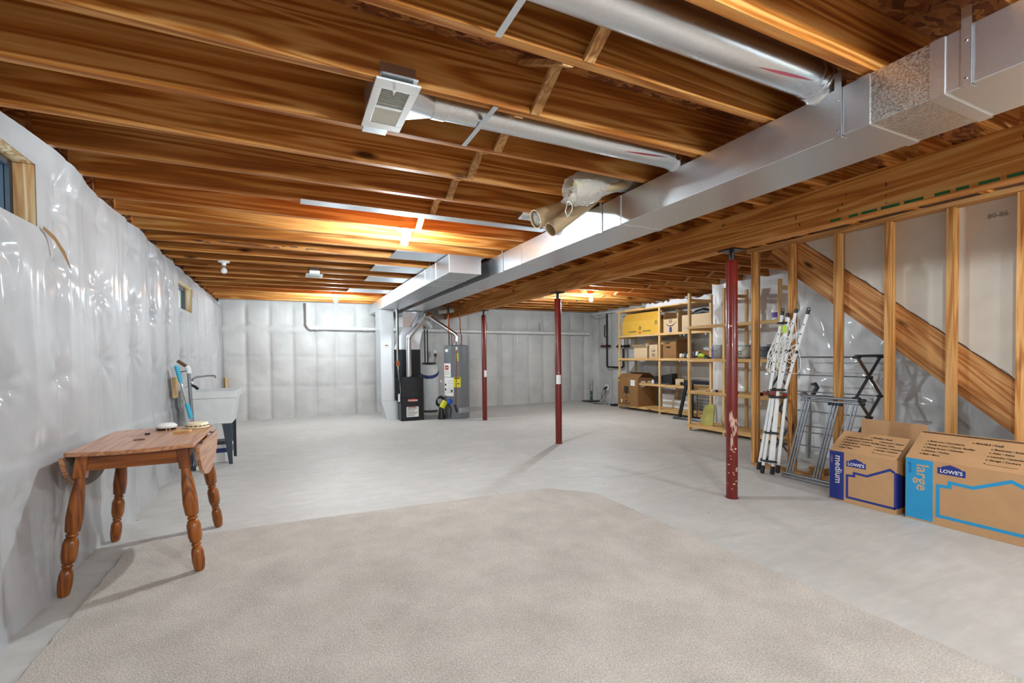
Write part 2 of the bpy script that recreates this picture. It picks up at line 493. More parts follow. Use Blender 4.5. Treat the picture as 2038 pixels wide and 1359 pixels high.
def mat_film():
    # crumpled clear film
    m, nt, b = newmat('clear_film'); L = nt.links.new
    b.inputs['Base Color'].default_value = (0.85, 0.83, 0.78, 1)
    b.inputs['Roughness'].default_value = 0.2
    b.inputs['Coat Weight'].default_value = 0.6
    tc = P(nt, 'ShaderNodeTexCoord')
    n2 = P(nt, 'ShaderNodeTexNoise', Scale=30.0, Detail=3.0, Distortion=1.5); L(tc.outputs['Object'], n2.inputs['Vector'])
    bp = P(nt, 'ShaderNodeBump', Strength=0.8, Distance=0.02); L(n2.outputs['Fac'], bp.inputs['Height'])
    L(bp.outputs['Normal'], b.inputs['Normal'])
    tr = P(nt, 'ShaderNodeBsdfTransparent')
    mx = P(nt, 'ShaderNodeMixShader'); mx.inputs[0].default_value = 0.5
    L(tr.outputs[0], mx.inputs[1]); L(b.outputs[0], mx.inputs[2])
    L(mx.outputs[0], nt.nodes['Material Output'].inputs['Surface'])
    return m

M['concrete'] = mat_concrete(); M['carpet'] = mat_carpet(); M['osb'] = mat_osb()
M['sheet'] = mat_sheet('poly_sheet', 'aaaaac', 'b8b8ba', 0.62, 0.55, 9.0, 0.16)
M['quilt'] = mat_sheet('insulation_blanket', 'bcbbb9', 'cac9c7', 0.7, 0.05, 7.0, 0.25)
M['sheet2'] = mat_sheet('poly_sheet_grey', 'd6d6d7', 'e2e2e2', 0.45, 0.6, 6.0, 0.35)
M['glass'] = mat_glass(); M['film'] = mat_film()

# ================================================================== STRUCTURE
HJ = 2.25          # underside of joists
JD = 0.235
XL, XR1, XR2, XR3 = -1.12, 5.5, 6.2, 7.2
YF = 9.8

# floor
mb = MB(); mb.box(-1.6, 7.6, -4.4, 10.2, -0.12, 0)
floor_ob = tag(mb.build('floor', M['concrete']), 'pale grey trowelled concrete slab floor of the basement', 'floor', kind='structure')
def crack(pts):
    b = MB()
    rs = random.Random(3)
    for (x0, y0), (x1, y1) in zip(pts[:-1], pts[1:]):
        n = max(2, int(math.hypot(x1 - x0, y1 - y0) / 0.05))
        L_ = [(x0 + (x1 - x0) * i / n + rs.uniform(-.008, .008), y0 + (y1 - y0) * i / n + rs.uniform(-.008, .008)) for i in range(n + 1)]
        vs = []; fs = []
        for (x, y) in L_:
            vs += [(x, y - 0.0022, 0.0004), (x, y + 0.0022, 0.0004)]
        for i in range(n): fs.append((2 * i, 2 * i + 2, 2 * i + 3, 2 * i + 1))
        b.add(vs, fs)
    return b
crack([(2.35, 3.7), (3.0, 3.45), (4.2, 3.55), (5.2, 3.6)]).build('crack', simple('crack_dark', '77756f', 0.9), floor_ob)

# left wall: polythene over insulation, stapled, with two window openings
WIN = [(2.28, 2.95, 1.82, 2.12), (6.12, 6.95, 1.75, 2.06)]
def grid_wall(name, us, vs, fn, mat, holes=(), smooth=True):
    U, V = np.meshgrid(us, vs, indexing='ij')
    Pp = fn(U, V)
    nu, nv = len(us), len(vs)
    faces = []
    for i in range(nu - 1):
        uc = (us[i] + us[i + 1]) / 2
        for j in range(nv - 1):
            vc = (vs[j] + vs[j + 1]) / 2
            if any(h[0] < uc < h[1] and h[2] < vc < h[3] for h in holes): continue
            a = i * nv + j
            faces.append((a, a + nv, a + nv + 1, a + 1))
    me = bpy.data.meshes.new(name)
    me.from_pydata(Pp.reshape(-1, 3).tolist(), [], faces)
    me.materials.append(mat)
    for p in me.polygons: p.use_smooth = True
    ob = bpy.data.objects.new(name, me); COL.objects.link(ob); ORG[ob.name] = Vector((0, 0, 0))
    return ob

rs = np.random.RandomState(11)
staples = [(2.0 + 0.61 * k + rs.uniform(-.04, .04), z + rs.uniform(-.1, .1)) for k in range(13) for z in (0.45, 1.15, 1.62, 2.0)]
def left_fn(Y, Z):
    t = ((Y - 2.0) / 0.61) % 1.0
    d = 0.036 * np.sin(np.pi * t) ** 0.6
    amp = 0.35 + 0.65 * np.clip((Z - 0.5) / 1.0, 0, 1)
    d = d + amp * 0.012 * ridge(Y * 5.0, Z * 0.7 + Y * 0.6, 1) + 0.026 * vnoise(Y * 2.0, Z * 0.9, 2)
    d = d + amp * 0.006 * ridge(Y * 4 + Z * 3, Z * 2 - Y * 3, 5) + amp * 0.005 * ridge(Y * 14, Z * 1.2, 4)
    for k, (sy, sz) in enumerate(staples):
        r = np.hypot(Y - sy, Z - sz); th = np.arctan2(Z - sz, Y - sy)
        w = np.exp(-(r / 0.16) ** 2)
        d = d - 0.018 * np.exp(-(r / 0.08) ** 2) + 0.013 * w * np.clip(r / 0.1, 0, 1) * np.abs(np.sin(th * (3 + k % 3) + k)) ** 1.5
    # seam lap
    zs = 0.72 - 0.02 * (Y - 2)
    d = d + 0.012 * (1 / (1 + np.exp((Z - zs) / 0.006)))
    d = d + 0.03 * np.exp(-Z / 0.12)
    top = np.clip((Z - 2.10) / 0.14, 0, 1)
    d = d * (1 - 0.5 * top) - 0.02 * top ** 2 + top * (0.075 * np.exp(-((Y - 3.2) / 0.5) ** 2) + 0.03 * np.exp(-((Y - 4.6) / 0.6) ** 2) - 0.05 * np.clip((Y - 6.5) / 2.5, 0, 1))
    # pulled flat around the openings
    for (y0, y1, z0, z1) in WIN:
        dy = np.maximum(np.maximum(y0 - Y, Y - y1), 0); dz = np.maximum(np.maximum(z0 - Z, Z - z1), 0)
        k = np.clip(1.25 - np.hypot(dy, dz) / 0.12, 0, 1)
        d = d * (1 - k) + 0.03 * k
    # pressed back behind the table
    k = np.exp(-((Y - 3.35) / 0.6) ** 2) * np.clip((1.0 - Z) / 0.3, 0, 1)
    d = d * (1 - 0.85 * k)
    Zt = Z - 0.03 * np.abs(vnoise(Y * 4, Z * 0 + 3.3, 8)) * np.clip((Z - 2.1) / 0.2, 0, 1)
    return np.stack([XL + d, Y, np.where(Z < 0.002, -0.004, Zt)], axis=-1)
ysl = np.concatenate([np.arange(-4.2, 2.0, 0.12), np.arange(2.0, 6.12, 0.0175), np.arange(6.12, 9.84, 0.025), [9.87]])
zsl = np.concatenate([np.arange(0, 2.24, 0.0175), [2.247]])
wl = tag(grid_wall('wall_left', ysl, zsl, left_fn, M['sheet'], WIN), 'long basement wall lined with glossy white polythene over insulation', 'wall', kind='structure')
# short torn strip hanging at the window corner
mb = MB(); mb.add([(-1.075, 2.97, 1.83), (-1.06, 3.05, 1.80), (-1.05, 3.13, 1.74), (-1.048, 3.19, 1.66), (-1.052, 3.185, 1.665), (-1.058, 3.12, 1.725), (-1.066, 3.05, 1.78), (-1.08, 2.97, 1.815)], [(0, 1, 6, 7), (1, 2, 5, 6), (2, 3, 4, 5)])
mb.build('sheet_tear', M['cardin'], wl)

# far wall: quilted insulation blanket
def far_fn(X, Z):
    t = ((X + 1.12) / 0.405) % 1.0
    band = 1 / (1 + np.exp(-(Z - 1.66) / 0.012)) * 1 / (1 + np.exp((Z - 1.80) / 0.012))
    d = 0.055 * np.sin(np.pi * t) ** 0.35 - 0.018 * np.exp(-((np.minimum(t, 1 - t) + 0.05 * vnoise(X * 9, Z * 3, 27)) / 0.06) ** 2) + 0.045 * vnoise(X * 2.1, Z * 1.6, 21) + 0.012 * ridge(X * 3 + Z * 4, Z * 3 - X, 22)
    for zc in (0.62, 1.2): d = d - 0.012 * np.exp(-((Z - zc - 0.07 * vnoise(X * 1.3, X * 0, 23)) / 0.03) ** 2)
    d = d * (1 - 0.9 * band) + 0.05 * band
    d = d * (1 - 0.8 * np.clip((Z - 2.05) / 0.17, 0, 1)) - 0.01 * np.clip((Z - 2.12) / 0.15, 0, 1) ** 2
    return np.stack([X, YF + 0.02 - d, Z], axis=-1)
tag(grid_wall('wall_far', np.arange(-1.14, 7.26, 0.027), np.concatenate([np.arange(0, 2.28, 0.03), [2.30]]), far_fn, M['quilt']), 'end wall behind the furnace lined with quilted off-white insulation blanket', 'wall', kind='structure')

def right_fn(x0, sd, s=1.0):
    def fn(Y, Z):
        t = (Y / 0.5) % 1.0
        d = 0.035 * np.sin(np.pi * t) ** 0.6 + 0.05 * vnoise(Y * 2.4, Z * 1.5, sd) + s * 0.02 * ridge(Y * 2.5 + Z * 2.5, Z * 3 - Y * 1.5, sd + 1) + s * 0.012 * ridge(Y * 6 - Z * 3, Z * 4, sd + 2)
        return np.stack([x0 - d, Y, Z], axis=-1)
    return fn
zz = np.concatenate([np.arange(0, 2.48, 0.03), [2.48]])
tag(grid_wall('wall_right', np.arange(5.18, 9.84, 0.035), zz, right_fn(XR3, 31, 0.6), M['quilt']), 'side wall behind the long shelving rack, lined with insulation blanket', 'wall', kind='structure')
tag(grid_wall('wall_right_alcove', np.arange(3.45, 5.2, 0.03), zz, right_fn(XR2, 41, 1.2), M['sheet2']), 'wall of crumpled grey polythene behind the nearer shelving rack', 'wall', kind='structure')
tag(grid_wall('wall_right_stair', np.arange(-1.6, 3.47, 0.03), zz, right_fn(XR1, 51, 1.6), M['sheet2']), 'wall of shiny crumpled polythene seen below the stair stringer', 'wall', kind='structure')
mb = MB(); mb.box(XR2 - 0.03, 7.35, 5.14, 5.2, 0, 2.48)
tag(mb.build('wall_return_rack', M['sheet2']), 'short return wall in polythene between the two shelving racks', 'wall', kind='structure')
mb = MB(); mb.box(XR1 - 0.02, XR2 + 0.1, 3.42, 3.48, 0, 2.48)
tag(mb.build('wall_return_stair', M['sheet2']), 'short return wall in polythene at the end of the nearer rack', 'wall', kind='structure')
mb = MB(); mb.box(-1.4, 7.4, -4.3, -4.2, 0, 2.5)
tag(mb.build('wall_back', M['quilt']), 'rear wall out of view behind the photographer', 'wall', kind='structure')
mb = MB(); mb.box(XR1, 7.4, -4.2, -1.55, 0, 2.5)
tag(mb.build('wall_back_stair', M['drywall']), 'plain block of wall out of view behind the stairs', 'wall', kind='structure')

# windows
def window(n, w, label):
    y0, y1, z0, z1 = w
    b = MB(); x0, x1 = -1.24, -1.096
    b.box(x0, x1, y0 - 0.03, y0, z0 - 0.03, z1 + 0.03)
    o = tag(b.build('window_%d' % n, M['jamb'], bevel=0.003), label, 'window', kind='structure')
    MB().box(x0, x1, y1, y1 + 0.03, z0 - 0.03, z1 + 0.03).build('jamb', M['jamb'], o, bevel=0.003)
    MB().box(x0, x1, y0, y1, z1, z1 + 0.03).build('head', M['jamb'], o, bevel=0.003)
    MB().box(x0, x1, y0, y1, z0 - 0.03, z0).build('sill', M['offwhite'], o, bevel=0.003)
    f = MB(); xf = -1.195
    f.box(xf - 0.02, xf + 0.02, y0, y0 + 0.03, z0, z1); f.box(xf - 0.02, xf + 0.02, y1 - 0.03, y1, z0, z1)
    f.box(xf - 0.02, xf + 0.02, y0 + .03, y1 - .03, z0, z0 + 0.03); f.box(xf - 0.02, xf + 0.02, y0 + .03, y1 - .03, z1 - 0.03, z1)
    f.build('window_frame', M['darkgrey'], o)
    MB().box(xf - 0.003, xf + 0.003, y0 + 0.03, y1 - 0.03, z0 + 0.03, z1 - 0.03).build('pane', M['glass'], o)
window(1, WIN[0], 'small high window with deep raw wood jambs cut off by the photo edge')
window(2, WIN[1], 'small high window in the polythene wall above the laundry sink')

# ceiling deck and joists
mb = MB(); mb.box(-1.45, 7.5, -4.4, 10.1, HJ + JD, HJ + JD + 0.02)
ceil = tag(mb.build('ceiling', M['osb']), 'underside of the wood-strand subfloor above open joists', 'ceiling', kind='structure')
def joist_mesh(name, x0, x1, bowl=0.0):
    b = MB(); h = 0.019
    b.box(x0, x1, -h, h, 0, JD)
    me = bpy.data.meshes.new(name); me.from_pydata(b.v, [], b.f); me.materials.append(M['joist'])
    return me
JL = joist_mesh('joist', -1.38, 3.36); JR3 = joist_mesh('joist', 3.14, 7.28); JR2 = joist_mesh('joist', 3.14, 6.28); JR1 = joist_mesh('joist', 3.14, 4.465)
def addpiece(name, me, loc):
    o = bpy.data.objects.new(name, me); COL.objects.link(o); o.parent = ceil; o.location = loc
    ORG[o.name] = Vector(loc)
    return o
JY = [1.83 + 0.402 * k for k in range(-14, 20)]
for y in JY:
    addpiece('joist', JL, (0, y, HJ))
    addpiece('joist', JR1 if y < 3.4 else JR2 if y < 5.15 else JR3, (0, y + 0.04, HJ))
# rim boards and blocking at the outer walls
MB().box(-1.42, -1.38, -4.3, 9.95, HJ - 0.05, HJ + JD).build('rim_board', wood('rim_wood', '6d3a1a', '93582c', 'b27a45', 'Y'), ceil)
MB().box(-1.38, -1.26, -4.3, 9.95, HJ - 0.05, HJ - 0.005).build('sill_plate', M['plate'], ceil)
MB().box(-1.29, -1.13, -4.3, 9.95, 2.205, 2.212).build('light_leak_strip', M['sheet'], ceil)  # added strip that blocks outside light leaking up into the joist bays
MB().box(-1.4, 7.4, 9.86, 9.9, HJ - 0.05, HJ + JD).build('rim_board', M['joist'], ceil)
bl = MB(); bl.box(-1.38, -1.125, -0.058, -0.0195, 0.0, JD)
blm = bpy.data.meshes.new('blocking'); blm.from_pydata(bl.v, [], bl.f); blm.materials.append(wood('block_wood', '6d3a1a', '93582c', 'b98450', 'Y'))
for y in JY:
    if 1.6 < y < 9.6: addpiece('blocking', blm, (0.0, y, HJ))
# bridging: crossed wooden strips between joists
def bridge(x, y):
    for s in (1, -1):
        b = MB(); a = 0.025
        zlo, zhi = HJ + 0.005, HJ + JD - 0.02
        p = (x + (0.03 if s > 0 else -0.03), y + 0.02, zhi if s > 0 else zlo); q = (x + (0.03 if s > 0 else -0.03), y + 0.402 - 0.02, zlo if s > 0 else zhi)
        b.bar(p, q, 0.045, 0.019)
        b.build('bridging', M['plate'], ceil)
for y in JY:
    if 0.9 < y < 9.0:
        if y < 4.0 : bridge(1.0, y)
        bridge(5.4 if y > 3.5 else 3.9, y + 0.04)

# girder
mb = MB()
G0, G1 = 2.0, HJ
gird = MB(); gird.box(3.2, 3.238, -2.6, 9.85, G0, G1)
go = tag(gird.build('girder_beam', M['girder'], bevel=0.002), 'long triple-ply wooden girder beam resting on the red posts', 'beam', kind='structure')
MB().box(3.2385, 3.2765, -2.6, 9.85, G0, G1).build('ply', M['girder'], go, bevel=0.002)
MB().box(3.277, 3.315, -2.6, 9.85, G0, G1).build('ply', M['girder'], go, bevel=0.002)
gm = MB(); rr = random.Random(5)
y = 0.2
while y < 1.75:
    w = rr.uniform(0.05, 0.10); gm.box(3.1988, 3.2005, y, y + w, G0 + 0.006, G0 + 0.022); y += w + rr.uniform(0.015, 0.05)
gm.build('paint_marks', M['foamgreen'], go)
gs = MB()
for y in (0.95, 1.5, 1.72, 2.0, 2.6, 3.3, 4.1, 4.6, 5.1, 6.2):
    for k in range(rr.randint(2, 4)):
        z = rr.uniform(G0 + 0.03, G1 - 0.03); yy = y + rr.uniform(-.03, .03)
        gs.box(3.1992, 3.2004, yy, yy + rr.uniform(.004, .009), z - rr.uniform(.005, .03), z)
gs.build('nail_stains', M['ink'], go)

# stair wall: studs, plates, drywall, stringer
SX = 4.38
mb = MB(); mb.box(SX, SX + 0.089, -1.5, 3.215, 0, 0.038)
sw = tag(mb.build('wall_stud_partition', M['plate']), 'open partition of bare wooden studs beside the stairs', 'wall', kind='structure')
MB().box(SX, SX + 0.089, -1.5, 3.27, HJ - 0.04, HJ - 0.002).build('top_plate', M['plate'], sw, bevel=0.002)
st = MB(); st.box(0, 0.089, -0.019, 0.019, 0, HJ - 0.078 - 0.002)
stm = bpy.data.meshes.new('stud'); stm.from_pydata(st.v, [], st.f); stm.materials.append(M['stud'])
for y in (3.196, 2.815, 2.41, 2.035, 1.655, 1.30, 0.9, 0.5, 0.1, -0.3, -0.7):
    o = bpy.data.objects.new('stud', stm); COL.objects.link(o); o.parent = sw; o.location = (SX, y, 0.038)
# stringer: slope from (Y 2.82, Z 2.24) down towards the camera side
DX = SX + 0.089
sl = 0.886
def zs_top(y): return 2.255 + (y - 2.80) * sl
def zs_bot(y): return zs_top(y) - 0.375
ang = math.atan(sl)
def slope_board(name, x0, x1, ya, yb, off_top, off_bot, mat, parent, cut_top=None):
    # length along local X, mesh rotated onto the slope
    c, s_ = math.cos(ang), math.sin(ang)
    L_ = (yb - ya) / c
    t = (zs_top(ya) - off_bot); hgt = (off_bot - off_top) * c
    b = MB(); b.box(0, L_, x0 - x1, 0, 0, hgt)
    ob = b.build(name, mat)
    # local X -> (0, c, s); local Y -> +X ; local Z -> (0, -s, c)
    Mx = Matrix(((0, -1, 0, x0), (c, 0, -s_, ya + s_ * 0), (s_, 0, c, t), (0, 0, 0, 1)))
    if parent is not None: ob.parent = parent
    ob.matrix_world = Mx
    return ob
ss = thing('stair_stringer', (DX, 1.8, 0), 'wide sloping wooden stair stringer crossing behind the bare studs', 'stringer', kind='structure')
for nm, xa, xb, ot, obt in (('board', DX + 0.001, DX + 0.039, 0.0, 0.298), ('ledger', DX + 0.012, DX + 0.05, 0.300, 0.375)):
    ob = slope_board(nm, xa, xb, 0.25, 3.06 if nm == 'board' else 3.1, ot, obt, M['stringer'], None)
    Mw = ob.matrix_world.copy(); ob.parent = ss; ob.matrix_basis = Matrix.Translation((-DX, -1.8, 0)) @ Mw
# drywall above the stringer, ragged lower edge
rr = random.Random(9)
def dry(y0, y1, label, nm):
    pts = []
    y = y0
    while y < y1:
        pts.append((y, max(0.0, min(2.46, zs_top(y) + 0.012 + rr.uniform(-0.006, 0.014))))); y += rr.uniform(0.012, 0.05)
    pts.append((y1, min(2.46, zs_top(y1) + 0.01)))
    poly = pts + [(y1, 2.47), (y0, 2.47)]
    b = MB(); b.prism(poly, lambda u, v, t: (t, u, v), DX + 0.002, DX + 0.0145)
    return b
dw = tag(dry(1.2, 2.87, '', '').build('wall_stair_drywall', M['drywall']), 'back of grey-tan drywall with a torn lower edge above the stair stringer', 'wall', kind='structure')
dry(-1.5, 1.198, '', '').build('drywall_sheet', M['drywall'], dw)
text('80-86', 0.045, (DX + 0.0012, 1.49, 2.09), (0, -1, 0), (0, 0, 1), simple('stamp_grey', '8d8a86', 0.9), dw, 'stamp', bold=0.001)

# carpet remnant
def carpet():
    poly = [(-0.91, -3.2), (-0.91, 3.50), (-0.80, 3.56), (0.6, 3.50), (2.03, 3.42), (2.33, 3.12), (2.33, -3.2)]
    # edge points wander slightly
    out = []; r2 = random.Random(2)
    n = len(poly)
    for i in range(n):
        (xa, ya), (xb, yb) = poly[i], poly[(i + 1) % n]
        k = max(1, int(math.hypot(xb - xa, yb - ya) / 0.05))
        for j in range(k):
            t = j / k; e = 0.006
            out.append((xa + (xb - xa) * t + r2.uniform(-e, e), ya + (yb - ya) * t + r2.uniform(-e, e)))
    b = MB(); b.prism(out, lambda u, v, t: (u, v, t), 0.001, 0.014)
    return b
tag(carpet().build('carpet_remnant', M['carpet'], bevel=0.004), 'large beige cut-pile carpet remnant lying loose on the concrete', 'carpet')

# ================================================================== POSTS
def post(y, label, sticker, scuffed, z_top=G0):
    x = 3.258
    t = thing('support_post', (x, y, 0), label, 'post', 'red steel posts under the girder')
    b = MB(); b.lathe([(0.043, 0.004), (0.043, z_top - 0.10), (0.037, z_top - 0.085)], (x, y, 0), 20)
    col = b.build('column', M['red'], t, smooth=40)
    b = MB(); b.lathe([(0.019, z_top - 0.10), (0.019, z_top - 0.012)], (x, y, 0), 12); b.build('screw_jack', M['blackm'], t, smooth=40)
    MB().box(x - 0.07, x + 0.07, y - 0.075, y + 0.075, z_top - 0.0115, z_top - 0.0005).build('cap_plate', M['blackm'], t)
    MB().lathe([(0.05, 0.0005), (0.05, 0.004)], (x, y, 0), 20).build('base_plate', M['red'], t)
    # towards the camera
    a0 = math.atan2(-y, -x)
    def patch(az, wz, zc, hz, mat, nm, parent, seed, rough_=0.0):
        b = MB(); rr = random.Random(seed); n = 8
        vs = []; fs = []
        R_ = 0.0436
        for i in range(n + 1):
            a = a0 + az - wz / 2 + wz * i / n
            lo = zc - hz / 2 + rr.uniform(0, rough_); hi = zc + hz / 2 - rr.uniform(0, rough_)
            vs += [(x + R_ * math.cos(a), y + R_ * math.sin(a), lo), (x + R_ * math.cos(a), y + R_ * math.sin(a), hi)]
        for i in range(n): fs.append((2 * i, 2 * i + 2, 2 * i + 3, 2 * i + 1))
        b.add(vs, fs); return b.build(nm, mat, parent)
    if sticker: patch(sticker[0], sticker[1], sticker[2], 0.12, M['paper'], 'paper_label', t, 1)
    if scuffed:
        rr = random.Random(4)
        for k in range(8):
            patch(rr.uniform(-0.2, 0.9), rr.uniform(0.35, 1.0), rr.uniform(0.40, 0.68), rr.uniform(0.05, 0.13), M['redraw'], 'paint_chip', col, k, 0.05)
        for k in range(26):
            s_ = rr.uniform(0.008, 0.018)
            patch(rr.uniform(-0.9, 1.2), s_ / 0.04, rr.uniform(0.03, 0.42) if k < 20 else rr.uniform(1.2, 1.85), s_, M['redraw'], 'paint_chip', col, 50 + k, 0.004)
    return t
post(2.56, 'glossy dark red steel post with scraped paint, beside the bare studs', None, True)
post(5.16, 'slim dark red steel post standing alone mid-floor, with white label', (0.1, 1.6, 0.85), False)
post(7.66, 'dark red steel post nearest the grey water heater, with torn label', (0.5, 1.3, 0.85), False)

# ================================================================== DUCTS
def rect_duct(name, x0, x1, z0, z1, seams, label, mats, hang):
    t = thing(name, ((x0 + x1) / 2, (seams[0] + seams[-1]) / 2, z0), label, 'duct')
    for i, (a, c) in enumerate(zip(seams[:-1], seams[1:])):
        MB().box(x0, x1, a, c, z0, z1).build('section', mats[i % len(mats)] if isinstance(mats, list) else mats, t, bevel=0.002)
    for s in seams[1:-1]:
        # drive cleat frame around the duct
        b = MB(); e = 0.004; w = 0.02
        b.box(x0 - e, x0 - 0.0002, s - w, s + w, z0 - e, z1); b.box(x1 + 0.0002, x1 + e, s - w, s + w, z0 - e, z1); b.box(x0, x1, s - w, s + w, z0 - e, z0 - 0.0002)
        b.build('drive_cleat', M['galv'], t)
    for h in hang:
        b = MB(); b.box(x0 - 0.0065, x0 - 0.0045, h - 0.013, h + 0.013, z0 - 0.004, HJ + 0.05)
        b.box(x0 - 0.0065, x0 + 0.03, h - 0.013, h + 0.013, z0 - 0.0065, z0 - 0.0045)
        st_ = b.build('hanger_strap', M['galv'], t)
        for z in (z0 + 0.02, z1 - 0.05): MB().lathe([(0.0045, 0), (0.003, 0.003)], (x0 - 0.0065, h, z), 8, Matrix.Rotation(-math.pi / 2, 3, 'Y')).build('screw', M['chrome'], st_)
    return t
rect_duct('supply_duct', 2.05, 2.41, 2.045, 2.238, [-2.0, 0.81, 1.03, 2.47, 3.9, 5.5, 7.1, 8.6], 'long rectangular galvanised supply duct running beside the girder',
          [M['galv'], M['galv2'], M['galv'], M['galv'], M['galv'], M['galv'], M['galv']], [0.735, 1.12, 2.66, 4.3])
rect_duct('return_duct', 1.553, 1.915, 2.048, 2.238, [4.56, 5.05, 5.5, 6.9, 8.2, 9.68], 'shorter rectangular galvanised return duct ending near the lit bulb', M['galv'], [5.25, 7.4])
# sheet metal pans closing joist bays above the return duct
for i, (y, xa) in enumerate(((4.63, 1.02), (5.45, 0.95), (6.25, 1.0), (7.45, 0.9))):
    tag(MB().box(xa, 2.0, y + 0.0, y + 0.402, HJ - 0.0035, HJ - 0.001).build('joist_pan', M['galv']), ['galvanised sheet closing the joist bay above the near end of the return duct', 'galvanised sheet closing the second joist bay along the return duct', 'galvanised sheet closing the third joist bay along the return duct', 'galvanised sheet closing the farthest panned joist bay over the return duct'][i], 'sheet metal', 'joist bay pans')
tag(MB().box(0.10, 2.04, 3.38, 3.48, HJ - 0.006, HJ - 0.001).build('metal_strip', M['galv']), 'long narrow galvanised strip nailed under a joist before the lit bulb', 'metal strip')

def arc(p, d0, d1, R, n=7):
    # points turning from direction d0 into d1 starting at p
    d0, d1 = Vector(d0).normalized(), Vector(d1).normalized()
    th = d0.angle(d1); ax = d0.cross(d1).normalized()
    nrm = ax.cross(d0)
    out = []
    for i in range(n + 1):
        a = th * i / n
        out.append(Vector(p) + d0 * (R * math.sin(a)) + nrm * (R * (1 - math.cos(a))))
    return out
def round_duct(y, x0, x1, zc, r, label, straps, xe):
    t = thing('round_duct', ((x0 + x1) / 2, y, zc), label, 'duct')
    MB().tube([(x0, y, zc), (x1, y, zc)], r, 36).build('pipe', M['galvpipe'], t, smooth=40)
    b = MB(); b.tube([(x1 - 0.012, y, zc), (x1 + 0.012, y, zc)], r + 0.004, 28); b.build('seam_ring', M['flue'], t, smooth=40)
    # gored elbow turning down into the duct top
    pts = arc((x1, y, zc), (1, 0, 0), (0, 0, -1), 0.15, 6)
    b = MB(); b.tube(pts, r + 0.002, 32)
    el = b.build('elbow', M['flue'], t, smooth=22)
    # red smear on the side facing the room
    b = MB(); vs = []; n = 14; ca = math.atan2(1.17 - zc, -y)
    for i in range(n + 1):
        xx = x1 - 0.36 + 0.30 * i / n; w = 0.075 * math.sin(math.pi * (i + .3) / (n + .6)) ; cc = ca + 0.35 - 0.3 * i / n
        for s_ in (-1, 1): vs.append((xx, y + (r + .0012) * math.cos(cc + s_ * w), zc + (r + .0012) * math.sin(cc + s_ * w)))
    b.add(vs, [(2 * i, 2 * i + 2, 2 * i + 3, 2 * i + 1) for i in range(n)]); b.build('red_smear', simple('smear_red', 'a8505a', 0.35, 0.6), t, smooth=60)
    for k in (1, 3):
        d = (pts[k + 1] - pts[k - 1]).normalized()
        MB().tube([pts[k] - d * 0.004, pts[k] + d * 0.004], r + 0.0065, 28).build('bead', M['flue'], el, smooth=40)
    for xs in straps:
        MB().box(xs - 0.012, xs + 0.012, y - 0.19, y + 0.20, zc - r - 0.005, zc - r - 0.002).build('strap', M['galv'], t)
    return t
round_duct(1.205, 0.2, 2.0, 2.315, 0.072, 'larger round galvanised duct between joists, with red smear, cut by photo top', [0.66], 2.1)
round_duct(1.985, 0.60, 2.01, 2.30, 0.062, 'thinner round galvanised duct running from the white register grille', [0.83], 2.1)
# short takeoff by the paper tubes
t = thing('takeoff_elbow', (1.98, 3.2, 2.26), 'small bright galvanised elbow tucked behind the rolled kraft tubes', 'duct')
MB().tube([(1.7, 3.24, 2.31), (1.86, 3.24, 2.31)], 0.055, 20).build('pipe', M['galvpipe'], t, smooth=40)
pts = arc((1.86, 3.24, 2.31), (1, 0, 0), (0.55, 0, -0.83), 0.07, 4)
MB().tube(pts + [Vector((2.03, 3.24, 2.2))], 0.057, 20).build('elbow', M['flue'], t, smooth=25)

